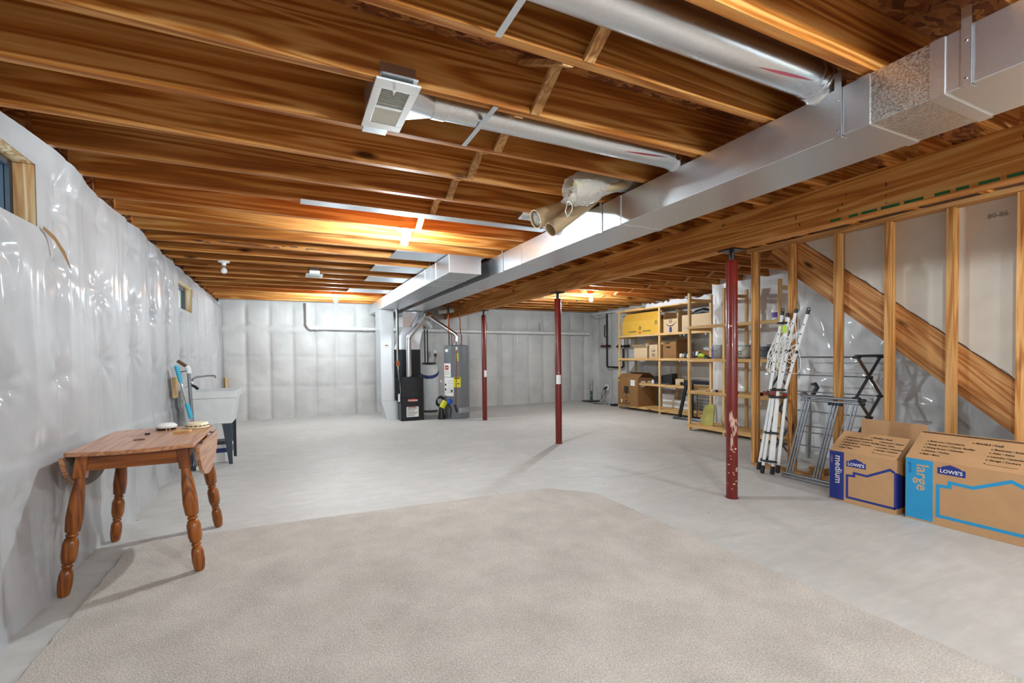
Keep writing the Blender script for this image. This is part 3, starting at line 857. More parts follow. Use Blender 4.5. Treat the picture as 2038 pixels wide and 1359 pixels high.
# register boot hung in the joist bay
def register():
    t = thing('register_boot', (0.43, 1.98, 2.24), 'white louvred air register on a metal boot hung between near joists', 'register')
    x0, x1, y0, y1, z = 0.325, 0.50, 1.775, 2.17, 2.236
    fr = MB()
    fr.box(x0, x1, y0, y0 + 0.062, z - 0.008, z); fr.box(x0, x1, y1 - 0.05, y1, z - 0.008, z)
    fr.box(x0, x0 + 0.032, y0 + .062, y1 - .05, z - 0.008, z); fr.box(x1 - 0.032, x1, y0 + .062, y1 - .05, z - 0.008, z)
    fr.box(x0 + .032, x1 - .032, 1.972, 1.985, z - 0.008, z)
    f = fr.build('face_frame', M['white'], t, bevel=0.002)
    n = 24
    for i in range(n):
        y = y0 + 0.066 + (y1 - 0.054 - (y0 + 0.066)) * i / (n - 1)
        if 1.968 < y < 1.989: continue
        b = MB(); tilt = 0.004 if y < 1.98 else -0.004
        b.hexa([(x0 + .032, y - .0045, z - .007), (x1 - .032, y - .0045, z - .007), (x1 - .032, y - .003, z - .007), (x0 + .032, y - .003, z - .007)],
               [(x0 + .032, y - .0045 + tilt * 1.4, z - .001), (x1 - .032, y - .0045 + tilt * 1.4, z - .001), (x1 - .032, y - .003 + tilt * 1.4, z - .001), (x0 + .032, y - .003 + tilt * 1.4, z - .001)])
        b.build('louvre', M['offwhite'], f)
    b = MB(); b.add([(0.40, 1.836, z - 0.010), (0.412, 1.836, z - 0.010), (0.406, 1.858, z - 0.016), (0.40, 1.836, z - 0.007), (0.412, 1.836, z - 0.007)], [(0, 1, 2), (3, 4, 2), (0, 3, 2), (1, 4, 2), (0, 1, 4, 3)]); b.build('lever', M['white'], t)
    # metal box above and cone to the pipe
    MB().box(x0 + 0.015, x1 - 0.015, 1.855, 2.16, z + 0.001, z + 0.16).build('boot', M['galv'], t)
    b = MB(); n = 20
    ring = [(0.60, 1.985 + 0.064 * math.cos(2 * math.pi * i / n), 2.30 + 0.064 * math.sin(2 * math.pi * i / n)) for i in range(n)]
    sq = []
    for i in range(n):
        c, s_ = math.cos(2 * math.pi * i / n), math.sin(2 * math.pi * i / n); k = 1 / max(abs(c), abs(s_))
        sq.append((x1 - 0.012, 1.985 + 0.12 * c * k, 2.315 + 0.075 * s_ * k))
    b.add(sq + ring, [(i, (i + 1) % n, n + (i + 1) % n, n + i) for i in range(n)]); b.build('cone', M['galv'], t, smooth=50)
    MB().tube([(0.605, 1.985, 2.30), (0.665, 1.985, 2.30)], 0.066, 24).build('collar', M['galvpipe'], t, smooth=40)
    b = MB(); b.box(0.345, 0.485, 1.8085, 1.8105, 2.246, 2.315); b.box(0.345, 0.485, 1.76, 1.853, 2.2445, 2.2485); br = b.build('mounting_tab', M['galv'], t)
    b = MB(); b.box(0.34, 0.45, 2.165, 2.25, 2.2415, 2.2475); b.build('mounting_tab', M['galv'], t)
    for xx in (0.37, 0.455): MB().lathe([(0.006, 0), (0.004, -0.004)], (xx, 1.80, 2.2445), 10).build('screw', M['chrome'], br)
register()
# small register on the far ceiling
t = thing('ceiling_register', (0.33, 6.3, 2.2), 'tiny white register with metal tab between far joists', 'register')
MB().box(0.23, 0.43, 6.22, 6.50, 2.225, 2.233).build('face_frame', M['white'], t, bevel=0.002)
MB().box(0.26, 0.40, 6.27, 6.45, 2.221, 2.2245).build('grille', M['tin'], t)
MB().box(0.27, 0.39, 6.19, 6.225, 2.2335, 2.36).build('mounting_tab', M['galv'], t)

# ================================================================== LAMPS
def lamp(x, y, lit, label, z=HJ):
    t = thing('lampholder', (x, y, z), label, 'light', 'bare ceiling bulbs')
    b = MB(); b.lathe([(0.058, 0.0), (0.060, -0.006), (0.052, -0.014), (0.024, -0.02), (0.021, -0.05), (0.0, -0.05)], (x, y, z - 0.0005), 24)
    b.build('holder', M['white'], t, smooth=40)
    b = MB(); b.lathe([(0.0135, -0.0505), (0.0135, -0.068), (0.017, -0.072)], (x, y, z), 14); b.build('screw_cap', M['tin'], t, smooth=50)
    b = MB(); c = -0.108; prof = [(0.015, -0.0725)]
    for i in range(3, 13):
        a = math.pi * i / 12; prof.append((0.032 * math.sin(a), c + 0.032 * math.cos(a)))
    prof[-1] = (0.0, c - 0.032)
    b.lathe(prof, (x, y, z), 16)
    b.build('bulb', M['bulbon'] if lit else M['bulboff'], t, smooth=60)
    return t
LL = ['glowing bare bulb in white holder before the end of the return duct', 'glowing bare bulb in white holder near the end wall above the white pipe', 'glowing bare bulb in white holder beyond the girder towards the shelving',
      'glowing bare bulb in white holder above the carpet, out of view', 'added fill bulb in white holder behind the camera, out of view', 'added fill bulb in white holder behind the boxes, out of view']
for (x, y), l_ in zip(LIT, LL): lamp(x, y, True, l_)
lamp(-0.62, 5.86, False, 'unlit bare bulb in white holder near the small far window')

# ================================================================== PIPES AND ROLLS OVERHEAD
for i, (x, z, l_) in enumerate(((2.58, 2.13, 'lower copper water pipe running along the girder side of the supply duct'), (2.66, 2.19, 'upper copper water pipe tucked beside the girder near the joists'))):
    tag(MB().tube([(x, -1.5, z), (x, 4.0, z), (x, 7.6, z)], 0.011, 10).build('copper_pipe', M['copper'], smooth=60), l_, 'pipe', 'copper pipes beside the girder')

def tube_roll(p, q, r, wall, label):
    p, q = Vector(p), Vector(q)
    t = thing('kraft_tube', p, label, 'paper tube', 'rolled tubes above the duct')
    d = (q - p).normalized(); a = d.orthogonal().normalized(); b2 = d.cross(a); n = 28
    b = MB(); vs = []; fs = []
    for (pt, rr_) in ((p + d * 0.12, r - wall), (p, r - wall), (p, r), (q, r)):
        for j in range(n):
            an = 2 * math.pi * j / n; vs.append(pt + (a * math.cos(an) + b2 * math.sin(an)) * rr_)
    for i in range(3):
        for j in range(n): fs.append((i * n + j, i * n + (j + 1) % n, (i + 1) * n + (j + 1) % n, (i + 1) * n + j))
    fs.append(tuple(range(n))); fs.append(tuple(range(3 * n, 4 * n)))
    b.add(vs, fs); b.build('tube', M['kraft'], t, smooth=40)
    return t, d, a, b2
t, d, a, b2 = tube_roll((1.60, 2.815, 2.125), (2.28, 2.815, 2.40), 0.066, 0.006, 'fatter kraft paper tube with a rolled white sheet inside its open end')
p = Vector((1.612, 2.815, 2.128)); pts = []
b = MB(); vs = []; n = 40
for i in range(n):
    an = 4.5 * math.pi * i / n; rr_ = 0.055 - 0.028 * i / n
    c = p + (a * math.cos(an) + b2 * math.sin(an)) * rr_
    vs += [c, c + d * 0.1]
b.add(vs, [(2 * i, 2 * i + 2, 2 * i + 3, 2 * i + 1) for i in range(n - 1)]); b.build('rolled_sheet', M['paper'], t, smooth=60)
tube_roll((1.655, 2.705, 2.03), (2.14, 2.705, 2.39), 0.05, 0.004, 'slimmer empty kraft paper tube pointing down from the joist bay')
# film-wrapped roll
t = thing('wrapped_roll', (1.62, 2.42, 2.19), 'crumpled clear plastic bag of rolls with a string loop above the duct', 'plastic roll')
b = MB(); n = 24; k = 22; vs = []; rr = random.Random(6)
for i in range(k):
    f = i / (k - 1); c = Vector((1.63 + 0.62 * f, 2.43, 2.195 + 0.20 * f)); R_ = 0.088 * (0.9 + 0.2 * math.sin(f * 9)) if f < 0.75 else 0.075
    for j in range(n):
        an = 2 * math.pi * j / n; q = R_ * (1 + rr.uniform(-0.09, 0.09))
        vs.append(c + Vector((-0.3 * math.sin(an) * q, math.cos(an) * q, math.sin(an) * q)))
b.add(vs, [(i * n + j, i * n + (j + 1) % n, (i + 1) * n + (j + 1) % n, (i + 1) * n + j) for i in range(k - 1) for j in range(n)]); b.build('film', M['film'], t, smooth=70)
for (oy, oz, r_) in ((0.0, 0.03, 0.034), (-0.035, -0.03, 0.03), (0.04, -0.03, 0.028)):
    MB().tube([(1.68, 2.43 + oy, 2.212 + oz), (2.2, 2.43 + oy, 2.375 + oz)], r_, 14).build('roll', M['insul'] if oz > 0 else M['kraft'], t, smooth=40)
b = MB(); vs = []
for j in range(14):
    an = 2 * math.pi * j / 14
    vs.append((1.60 + 0.02 * math.sin(3 * an), 2.42 + 0.045 * math.cos(an), 2.155 + 0.045 * math.sin(an)))
    vs.append((1.655, 2.43 + 0.06 * math.cos(an), 2.18 + 0.06 * math.sin(an)))
b.add(vs, [(2 * j, (2 * j + 2) % 28, (2 * j + 3) % 28, 2 * j + 1) for j in range(14)]); b.build('bunched_film', M['film'], t, smooth=40)
pts = [(1.60 + 0.005 * math.sin(i), 2.40 + 0.035 * math.cos(2 * math.pi * i / 16), 2.075 + 0.045 * math.sin(2 * math.pi * i / 16)) for i in range(17)]
MB().tube(pts, 0.003, 6).build('string_loop', M['offwhite'], t, smooth=60)

# ================================================================== TABLE
TX, TY, TZ = -0.745, 3.315, 0.712
def table():
    t = thing('drop_leaf_table', (TX, TY, 0), 'small oak drop-leaf table with turned splayed legs against the wall', 'table')
    poly = []
    hw = 0.273
    for i in range(13):
        u = -1 + 2 * i / 12; poly.append((TX + hw * u, TY - 0.375 - 0.05 * (1 - u * u)))
    for i in range(13):
        u = 1 - 2 * i / 12; poly.append((TX + hw * u, TY + 0.375 + 0.05 * (1 - u * u)))
    MB().prism(poly, lambda u, v, w: (u, v, w), TZ - 0.022, TZ).build('tabletop', M['oakY'], t, bevel=0.005)
    ap = MB(); ap.box(TX - 0.20, TX + 0.20, TY - 0.335, TY - 0.315, TZ - 0.105, TZ - 0.0225); ap.build('apron', M['oakX'], t)
    MB().box(TX - 0.20, TX + 0.20, TY + 0.315, TY + 0.335, TZ - 0.105, TZ - 0.0225).build('apron', M['oakX'], t)
    MB().box(TX - 0.22, TX - 0.20, TY - 0.335, TY + 0.335, TZ - 0.105, TZ - 0.0225).build('apron', M['oakX'], t)
    MB().box(TX + 0.20, TX + 0.22, TY - 0.335, TY + 0.335, TZ - 0.105, TZ - 0.0225).build('apron', M['oakX'], t)
    for s in (1, -1):
        lp = []
        for i in range(25):
            a_ = math.pi * i / 24
            lp.append((TY + 0.36 * math.copysign(abs(math.cos(a_)) ** 0.9, math.cos(a_)), TZ - 0.028 - 0.21 * math.sin(a_) ** 1.15))
        x0 = TX + s * (hw + 0.004)
        MB().prism(lp, lambda u, v, w: (w, u, v), x0, x0 + s * 0.020).build('leaf', M['oakY'] if s > 0 else [M['oakY']], t, bevel=0.003)
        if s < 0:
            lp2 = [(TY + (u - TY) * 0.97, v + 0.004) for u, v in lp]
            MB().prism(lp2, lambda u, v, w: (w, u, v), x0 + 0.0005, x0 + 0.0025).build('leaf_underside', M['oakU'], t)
        b = MB()
        for yy in (TY - 0.2, TY + 0.22): b.box(x0 - 0.012, x0 + 0.012, yy - 0.02, yy + 0.02, TZ - 0.027, TZ - 0.0235)
        b.build('hinge', M['blackm'], t)
    prof = [(0, .019), (.02, .026), (.08, .031), (.15, .030), (.185, .024), (.195, .017), (.205, .024), (.215, .024), (.225, .018), (.235, .027), (.28, .034), (.37, .034), (.405, .026), (.412, .018), (.42, .026), (.43, .026), (.44, .019), (.455, .032), (.55, .037), (.70, .031), (.82, .021), (.835, .021)]
    for sx in (-1, 1):
        for sy in (-1, 1):
            onc = sx > 0 and sy < 0
            foot = Vector((TX + sx * 0.288, TY + sy * 0.378, 0.0145 if onc else 0.0005)); top = Vector((TX + sx * 0.212, TY + sy * 0.318, TZ - 0.024))
            dd = top - foot
            b = MB(); b.tube([foot + dd * q for q, _ in prof], [r_ for _, r_ in prof], 8)
            lg = b.build('leg', M['oakZ'], t, smooth=50)
            b = MB(); b.bar(foot + dd * 0.83, foot + dd * 0.998, 0.052, 0.052, (1, 0, 0)); b.build('leg_block', M['oakZ'], lg, bevel=0.006)
    return t
table()
def disc_thing(name, x, y, z, prof, mat, label, cat):
    t = thing(name, (x, y, z), label, cat)
    b = MB(); b.lathe(prof, (x, y, z), 28); b.build('housing', mat, t, smooth=40)
    return t
tz = TZ + 0.0008
t = disc_thing('smoke_detector', -0.73, 3.62, tz, [(0.040, 0.0), (0.058, 0.012), (0.060, 0.024), (0.045, 0.038), (0.0, 0.041)], M['white'], 'white domed smoke detector lying on the table', 'smoke detector')
MB().lathe([(0.05, 0.0005), (0.0585, 0.0115)], (-0.73, 3.62, tz), 24).build('dark_base', M['black'], t)
b = MB(); b.box(-0.722, -0.714, 3.558, 3.566, tz + .001, tz + 0.016); b.box(-0.704, -0.696, 3.558, 3.566, tz + .001, tz + 0.016); b.build('contact_pin', M['chrome'], t)
t = disc_thing('smoke_detector', -0.555, 3.60, tz, [(0.066, 0.0), (0.070, 0.004), (0.070, 0.010), (0.064, 0.014), (0.066, 0.022), (0.055, 0.036), (0.0, 0.038)], M['cream'], 'larger yellowed smoke detector at the table corner', 'smoke detector')
b = MB()
for k in range(16):
    an = 2 * math.pi * k / 16
    b.bar((-0.555 + 0.062 * math.cos(an), 3.60 + 0.062 * math.sin(an), tz + 0.018), (-0.555 + 0.0675 * math.cos(an), 3.60 + 0.0675 * math.sin(an), tz + 0.018), 0.014, 0.006)
b.build('vent_slot', M['brown'], t)
tag(MB().hexa([(-0.65, 3.38, tz), (-0.57, 3.40, tz), (-0.56, 3.45, tz), (-0.64, 3.44, tz)], [(-0.65, 3.38, tz + .012), (-0.57, 3.40, tz + .012), (-0.56, 3.45, tz + .012), (-0.64, 3.44, tz + .012)]).build('wood_chip', M['pineX']), 'small flat offcut of wood on the table', 'wood offcut')
tag(MB().box(-0.80, -0.775, 3.42, 3.435, tz, tz + 0.008).build('screw_bit', M['blackm']), 'tiny dark screw beside the white detector on the table', 'screw')
tag(MB().bar((-0.80, 3.20, tz + .003), (-0.755, 3.225, tz + .003), 0.01, 0.005).build('wood_splinter', M['brown']), 'dark splinter in the middle of the table top', 'splinter')

# ================================================================== LAUNDRY CORNER
def sink():
    t = thing('laundry_sink', (-0.77, 6.05, 0), 'pale grey plastic laundry tub on dark metal legs by the wall', 'sink')
    x0, x1, y0, y1, zt, zb = -1.03, -0.525, 5.80, 6.33, 0.815, 0.455
    b = MB(); w = 0.012; tp = 0.045
    def rect(x0, x1, y0, y1, z): return [(x0, y0, z), (x1, y0, z), (x1, y1, z), (x0, y1, z)]
    o0 = rect(x0, x1, y0, y1, zt); o1 = rect(x0 + tp * .6, x1 - tp, y0 + tp * .4, y1 - tp * .4, zb); i0 = rect(x0 + w * 2, x1 - w * 2, y0 + w * 2, y1 - w * 2, zt); i1 = rect(x0 + tp + w, x1 - tp - w, y0 + tp * .4 + w, y1 - tp * .4 - w, zb + 0.03)
    vs = o1 + o0 + i0 + i1; fs = [(3, 2, 1, 0)]
    for L_ in (0, 4, 8):
        for j in range(4): fs.append((L_ + j, L_ + (j + 1) % 4, L_ + 4 + (j + 1) % 4, L_ + 4 + j))
    fs.append((12, 13, 14, 15)); b.add(vs, fs); bs = b.build('basin', M['sink'], t, bevel=0.01)
    r = MB(); e = 0.008
    r.box(x0 - e, x1 + e, y0 - e, y0 + 0.02, zt - 0.075, zt + 0.004); r.box(x0 - e, x1 + e, y1 - 0.02, y1 + e, zt - 0.075, zt + 0.004); r.box(x1 - 0.02, x1 + e, y0 + .02, y1 - .02, zt - 0.075, zt + 0.004); r.box(x0 - e, x0 + 0.05, y0 + .02, y1 - .02, zt - 0.075, zt + 0.05)
    r.build('rim', M['sink'], t, bevel=0.006)
    for (lx, ly, sx, sy) in ((x1 - 0.055, y0 + 0.03, 1, -1), (x1 - 0.055, y1 - 0.03, 1, 1), (x0 + 0.05, y0 + 0.03, -1, -1), (x0 + 0.05, y1 - 0.03, -1, 1)):
        g = MB()
        fx = lx - (0.0 if sx > 0 else 0)
        g.hexa([(lx - .03 * (sx > 0), ly, 0.0008), (lx + .03 * (sx < 0), ly, 0.0008), (lx + .03 * (sx < 0), ly + .004, 0.0008), (lx - .03 * (sx > 0), ly + .004, 0.0008)],
               [(lx - .10 * (sx > 0), ly, 0.54), (lx + .10 * (sx < 0), ly, 0.54), (lx + .10 * (sx < 0), ly + .004, 0.54), (lx - .10 * (sx > 0), ly + .004, 0.54)])
        g.box(lx, lx + 0.004, ly - 0.03 * (sy > 0), ly + 0.03 * (sy < 0) + .004, 0.0008, 0.54)
        g.build('leg', M['slate'], t)
    f = MB(); f.tube([(-0.99, 6.06, 0.87), (-0.97, 6.06, 0.95), (-0.93, 6.04, 0.97), (-0.80, 5.96, 0.985), (-0.74, 5.93, 0.98), (-0.73, 5.93, 0.955)], 0.011, 10); f.lathe([(0.03, 0.0), (0.025, 0.05), (0.018, 0.075)], (-0.99, 6.06, 0.866), 14)
    f.build('faucet', M['chrome'], t, smooth=50)
    MB().tube([(-0.98, 6.0, 0.885), (-0.93, 5.93, 0.87), (-0.90, 5.90, 0.845)], 0.015, 8).build('tap_handle', M['black'], t, smooth=50)
sink()
def stick(name, label, cat, parts):
    t = thing(name, parts[0][1][0], label, cat)
    for (nm, pts, r_, mat) in parts: MB().tube(pts, r_, 12).build(nm, M[mat], t, smooth=50)
    return t
def lp(p, q, f): return tuple(p[i] + (q[i] - p[i]) * f for i in range(3))
A_, B_ = (-0.80, 5.60, 0.02), (-1.035, 5.60, 1.105)
stick('mop', 'mop with steel handle and bright blue grips leaning by the sink', 'mop', [('handle', [lp(A_, B_, .02), lp(A_, B_, .9)], 0.011, 'chrome'), ('grip', [lp(A_, B_, .84), lp(A_, B_, .87), lp(A_, B_, 1.0)], [.015, .019, .021], 'blue'), ('grip', [lp(A_, B_, .50), lp(A_, B_, .64)], 0.021, 'blue'), ('mop_head', [(-0.88, 5.60, 0.03), (-0.72, 5.60, 0.03)], 0.025, 'offwhite')])
t = stick('pole_cleaner', 'grey metal pole with white elbow and brown handle beside the blue mop', 'cleaning pole', [('pole', [(-0.90, 5.70, 0.03), (-0.945, 5.70, 1.02)], 0.016, 'alu'), ('elbow', [(-0.945, 5.70, 1.02), (-0.947, 5.70, 1.07), (-0.965, 5.70, 1.095)], 0.024, 'white'), ('handle', [(-0.965, 5.70, 1.095), (-1.04, 5.70, 1.155)], 0.017, 'brown'), ('trigger', [(-0.955, 5.69, 1.05), (-1.01, 5.69, 1.04), (-1.025, 5.69, 1.035)], 0.005, 'darkgrey'), ('foot', [(-0.90, 5.70, 0.001), (-0.90, 5.70, 0.035)], 0.05, 'darkgrey')])
tag(MB().box(-1.085, -1.05, 5.66, 5.76, 0.77, 0.985).build('backboard', M['pineZ'], bevel=0.003), 'short pale board fixed upright behind the sink faucet', 'board')
tag(MB().bar((-1.0, 9.55, 0.002), (-1.04, 9.66, 0.83), 0.03, 0.09).build('leaning_board', M['pineZ']), 'narrow wooden board standing in the far corner behind the sink', 'board')
t = thing('carton', (-0.72, 6.08, 0), 'white carton with dark printing standing under the laundry sink', 'carton')
MB().box(-0.80, -0.60, 5.98, 6.2, 0.001, 0.20).build('box', M['white'], t, bevel=0.004)
b = MB(); b.box(-0.78, -0.62, 5.9785, 5.9796, 0.11, 0.16); b.box(-0.60 + .0004, -0.5988, 6.0, 6.18, 0.10, 0.17); b.build('print', M['navyband'], t)
MB().box(-0.79, -0.61, 5.99, 6.19, 0.2005, 0.235).build('lid', M['darkgrey'], t)

# ================================================================== FURNACE, HEATER, SOFTENER
def furnace():
    t = thing('furnace', (2.08, 8.5, 0), 'black gas furnace cabinet with coil box and galvanised plenum under the ducts', 'furnace')
    MB().box(1.86, 2.285, 8.255, 9.0, 0.001, 0.80).build('body', M['furnblk'], t, bevel=0.006)
    d1 = MB().box(1.868, 2.277, 8.240, 8.2545, 0.02, 0.415).build('door', M['furnblk'], t, bevel=0.004)
    MB().box(1.868, 2.277, 8.240, 8.2545, 0.425, 0.79).build('door', M['furnblk'], t, bevel=0.004)
    b = MB(); b.box(1.90, 2.25, 8.2385, 8.2398, 0.655, 0.675); b.build('vent_slot', M['black'], t)
    lg = [(0.0, 0)]
    pl = MB(); pts = []
    for i in range(20):
        a_ = 2 * math.pi * i / 20; c, s_ = math.cos(a_), math.sin(a_)
        pts.append((2.075 + 0.075 * c + 0.022 * math.copysign(min(1, abs(c) * 2), c), 0.375 + 0.028 * s_))
    pl.prism(pts, lambda u, v, w: (u, w, v), 8.2345, 8.2395); bd = pl.build('badge', M['redp'], d1)
    text('Goodman', 0.045, (2.075, 8.2342, 0.360), (1, 0, 0), (0, 0, 1), M['inkw'], bd, bold=0.001, align='CENTER')
    MB().box(1.955, 2.18, 8.2375, 8.2395, 0.07, 0.255).build('rating_label', M['paper'], d1)
    b = MB()
    for k in range(6): b.box(1.97, 2.165 - 0.03 * (k % 3), 8.2368, 8.2374, 0.225 - k * 0.026, 0.233 - k * 0.026)
    b.mi = 0; b.build('label_print', M['ink'], d1)
    MB().box(1.99, 2.13, 8.2366, 8.2373, 0.238, 0.25).build('label_heading', M['redp'], d1)
    MB().box(1.82, 2.335, 8.63, 9.12, 0.8005, 1.31).build('coil_box', M['furnblk'], t, bevel=0.005)
    MB().box(1.835, 2.32, 8.645, 9.10, 1.3105, 1.36).build('plenum_base', M['galv'], t)
    MB().hexa([(1.84, 8.65, 1.3605), (2.315, 8.65, 1.3605), (2.315, 9.09, 1.3605), (1.84, 9.09, 1.3605)], [(2.0, 8.66, 1.74), (2.40, 8.66, 1.74), (2.40, 9.08, 1.74), (2.0, 9.08, 1.74)]).build('plenum', M['galv'], t)
    # radius elbow into the supply duct
    pl_ = [(8.66, 1.7405)]
    for i in range(9):
        a_ = math.pi / 2 * i / 8; pl_.append((9.08 - 0.48 * (1 - math.cos(a_)) , 1.7405 + 0.495 * math.sin(a_)))
    pl_ += [(8.602, 2.236), (8.602, 2.046), (8.63, 2.03), (8.655, 1.98)]
    MB().prism(pl_, lambda u, v, w: (w, u, v), 2.01, 2.405).build('plenum_elbow', M['flue'], t, smooth=30)
    # return drop on the side
    MB().box(1.555, 1.80, 8.50, 9.0, 0.36, 2.0465).build('return_drop', M['galv'], t, bevel=0.003)
    MB().hexa([(1.66, 8.50, 0.001), (1.855, 8.50, 0.001), (1.855, 9.0, 0.001), (1.66, 9.0, 0.001)], [(1.555, 8.50, 0.3595), (1.855, 8.50, 0.3595), (1.855, 9.0, 0.3595), (1.555, 9.0, 0.3595)]).build('return_boot', M['galv'], t)
    for z in (0.52, 1.07, 1.9): MB().box(1.548, 1.807, 8.494, 9.006, z - 0.008, z + 0.008).build('drive_cleat', M['galv'], t)
    lb = MB().box(1.625, 1.70, 8.4955, 8.4995, 1.33, 1.40).build('sticker', M['paper'], t)
    MB().box(1.632, 1.693, 8.4945, 8.4953, 1.38, 1.393).build('sticker_band', M['black'], lb)
    # flue
    fl = MB(); fl.tube([(2.06, 8.46, 0.8005), (2.06, 8.46, 1.52), (2.09, 8.46, 1.58), (2.40, 8.47, 1.93)], 0.052, 18); fl.build('flue_pipe', M['flue'], t, smooth=35)
    b = MB(); b.tube([(2.06, 8.46, 1.50), (2.06, 8.46, 1.515)], 0.056, 18); b.tube([(2.36, 8.47, 1.885), (2.385, 8.47, 1.913)], 0.056, 18); b.build('flue_band', M['chrome'], t, smooth=35)
    MB().tube([(2.40, 8.47, 1.93), (2.47, 8.47, 1.96), (2.56, 9.3, 1.97), (2.58, 9.78, 1.97)], 0.06, 18).build('vent_connector', M['flue'], t, smooth=35)
    # gas pipe and conduit on the left flank
    MB().tube([(1.845, 8.33, 2.04), (1.845, 8.33, 0.80), (1.84, 8.33, 0.35), (1.856, 8.33, 0.33)], 0.012, 8).build('gas_pipe', M['blackpipe'], t, smooth=50)
    MB().tube([(1.815, 8.30, 2.04), (1.815, 8.30, 1.1), (1.83, 8.28, 0.9), (1.845, 8.27, 0.7), (1.86, 8.27, 0.5)], 0.014, 8).build('conduit', M['tin'], t, smooth=50)
    MB().box(1.80, 1.85, 8.275, 8.315, 1.0, 1.1).build('switch_box', M['copper'], t)
    MB().tube([(1.83, 8.25, 0.95), (1.835, 8.25, 0.6), (1.85, 8.25, 0.42)], 0.008, 6).build('drain_tube', M['black'], t)
    MB().tube([(1.825, 8.24, 0.50), (1.825, 8.24, 0.36)], 0.018, 8).build('switch_body', M['white'], t)
furnace()

def cyl_patch(cx, cy, R_, u0, u1, z0, z1, mat, parent, nm, n=10):
    a0 = math.atan2(-cy, -cx); b = MB(); vs = []; fs = []
    d0, d1 = math.asin(max(-1, u0)), math.asin(min(1, u1))
    for i in range(n + 1):
        a_ = a0 + d0 + (d1 - d0) * i / n
        for z in (z0, z1): vs.append((cx + R_ * math.cos(a_), cy + R_ * math.sin(a_), z))
    for i in range(n): fs.append((2 * i, 2 * i + 2, 2 * i + 3, 2 * i + 1))
    b.add(vs, fs); return b.build(nm, mat, parent)
def heater():
    cx, cy, R_ = 2.93, 8.24, 0.235
    t = thing('water_heater', (cx, cy, 0), 'tall grey cylindrical water heater with white and yellow labels', 'water heater')
    b = MB(); b.lathe([(R_, 0.001), (R_, 0.11), (R_ + 0.003, 0.112), (R_ + 0.003, 1.355), (R_ - 0.01, 1.375), (0.08, 1.392), (0.0, 1.392)], (cx, cy, 0), 40); b.build('tank', M['heater'], t, smooth=30)
    e = R_ + 0.0042
    b = MB(); b.lathe([(0.075, 1.393), (0.075, 1.40), (0.045, 1.44), (0.045, 1.455)], (cx, cy, 0), 20); b.build('draft_hood', M['tin'], t, smooth=40)
    MB().tube([(cx, cy, 1.45), (cx, cy, 1.56), (cx - 0.03, cy + 0.01, 1.60), (2.47, 8.47, 1.93)], 0.04, 16).build('flue_pipe', M['flue'], t, smooth=35)
    MB().tube([(cx - 0.10, cy - 0.02, 1.385), (cx - 0.10, cy - 0.02, 1.60), (cx - 0.16, cy - 0.02, 1.61), (cx - 0.16, cy - 0.02, 1.96), (cx - 0.16, cy - 0.02, 2.22)], 0.011, 8).build('water_pipe', M['copper'], t, smooth=50)
    MB().tube([(cx + 0.10, cy - 0.02, 1.385), (cx + 0.10, cy - 0.02, 1.58), (cx + 0.06, cy - 0.08, 1.60), (cx + 0.02, cy - 0.1, 2.22)], 0.011, 8).build('water_pipe', M['copper'], t, smooth=50)
    MB().tube([(cx - 0.16, cy - 0.02, 1.98), (cx - 0.16, cy - 0.02, 2.12)], 0.022, 8).build('pipe_insulation', M['darkgrey'], t)
    def W(*a, nm='label', mat='paper'): return cyl_patch(cx, cy, e, *a, M[mat], t, nm)
    a_ = W(-0.98, -0.46, 0.785, 1.04); b2 = W(-0.98, -0.25, 0.43, 0.776); W(-0.27, 0.31, 0.595, 0.785, mat='yellow', nm='energy_label'); W(-0.05, 0.09, 1.28, 1.345)
    cyl_patch(cx, cy, e + .001, -0.90, -0.62, 0.92, 1.0, M['redp'], a_, 'red_mark'); cyl_patch(cx, cy, e + .0015, -0.84, -0.68, 0.952, 0.968, M['paper'], a_, 'mark_band')
    for k in range(4): cyl_patch(cx, cy, e + .001, -0.9, -0.55, 0.83 + .02 * k, 0.836 + .02 * k, M['tin'], a_, 'print_line')
    for k in range(6): cyl_patch(cx, cy, e + .001, -0.72, -0.3, 0.50 + .042 * k, 0.507 + .042 * k, M['tin'], b2, 'print_line')
    for (u0, u1, z0, z1) in ((-.93, -.82, .62, .66), (-.93, -.82, .53, .57), (-.46, -.33, .50, .55)): cyl_patch(cx, cy, e + .0012, u0, u1, z0, z1, M['ink'], b2, 'pictogram')
    cyl_patch(cx, cy, e + .001, -.2, .25, .755, .775, M['black'], t, 'energy_heading'); cyl_patch(cx, cy, e + .001, .05, .2, .65, .67, M['black'], t, 'energy_figure')
    W(-0.88, -0.66, 1.255, 1.305, nm='badge'); W(0.0, 0.16, 1.08, 1.23, nm='hang_tag', mat='lime'); W(0.15, 0.95, 0.115, 0.21, nm='access_door', mat='tin')
    a0 = math.atan2(-cy, -cx)
    def at(u, z, rr_=R_ + 0.02): a_ = a0 + math.asin(u); return (cx + rr_ * math.cos(a_), cy + rr_ * math.sin(a_), z)
    MB().tube([at(0.0, 1.30), at(0.02, 1.1), at(-0.06, 0.6), at(-0.08, 0.25)], 0.008, 8).build('relief_line', M['copper'], t, smooth=50)
    MB().tube([at(-0.15, 0.27, R_ + .01), at(-0.1, 0.22, R_ + .03), at(0.0, 0.14, R_ + .02)], 0.02, 8).build('gas_valve', M['black'], t, smooth=50)
heater()
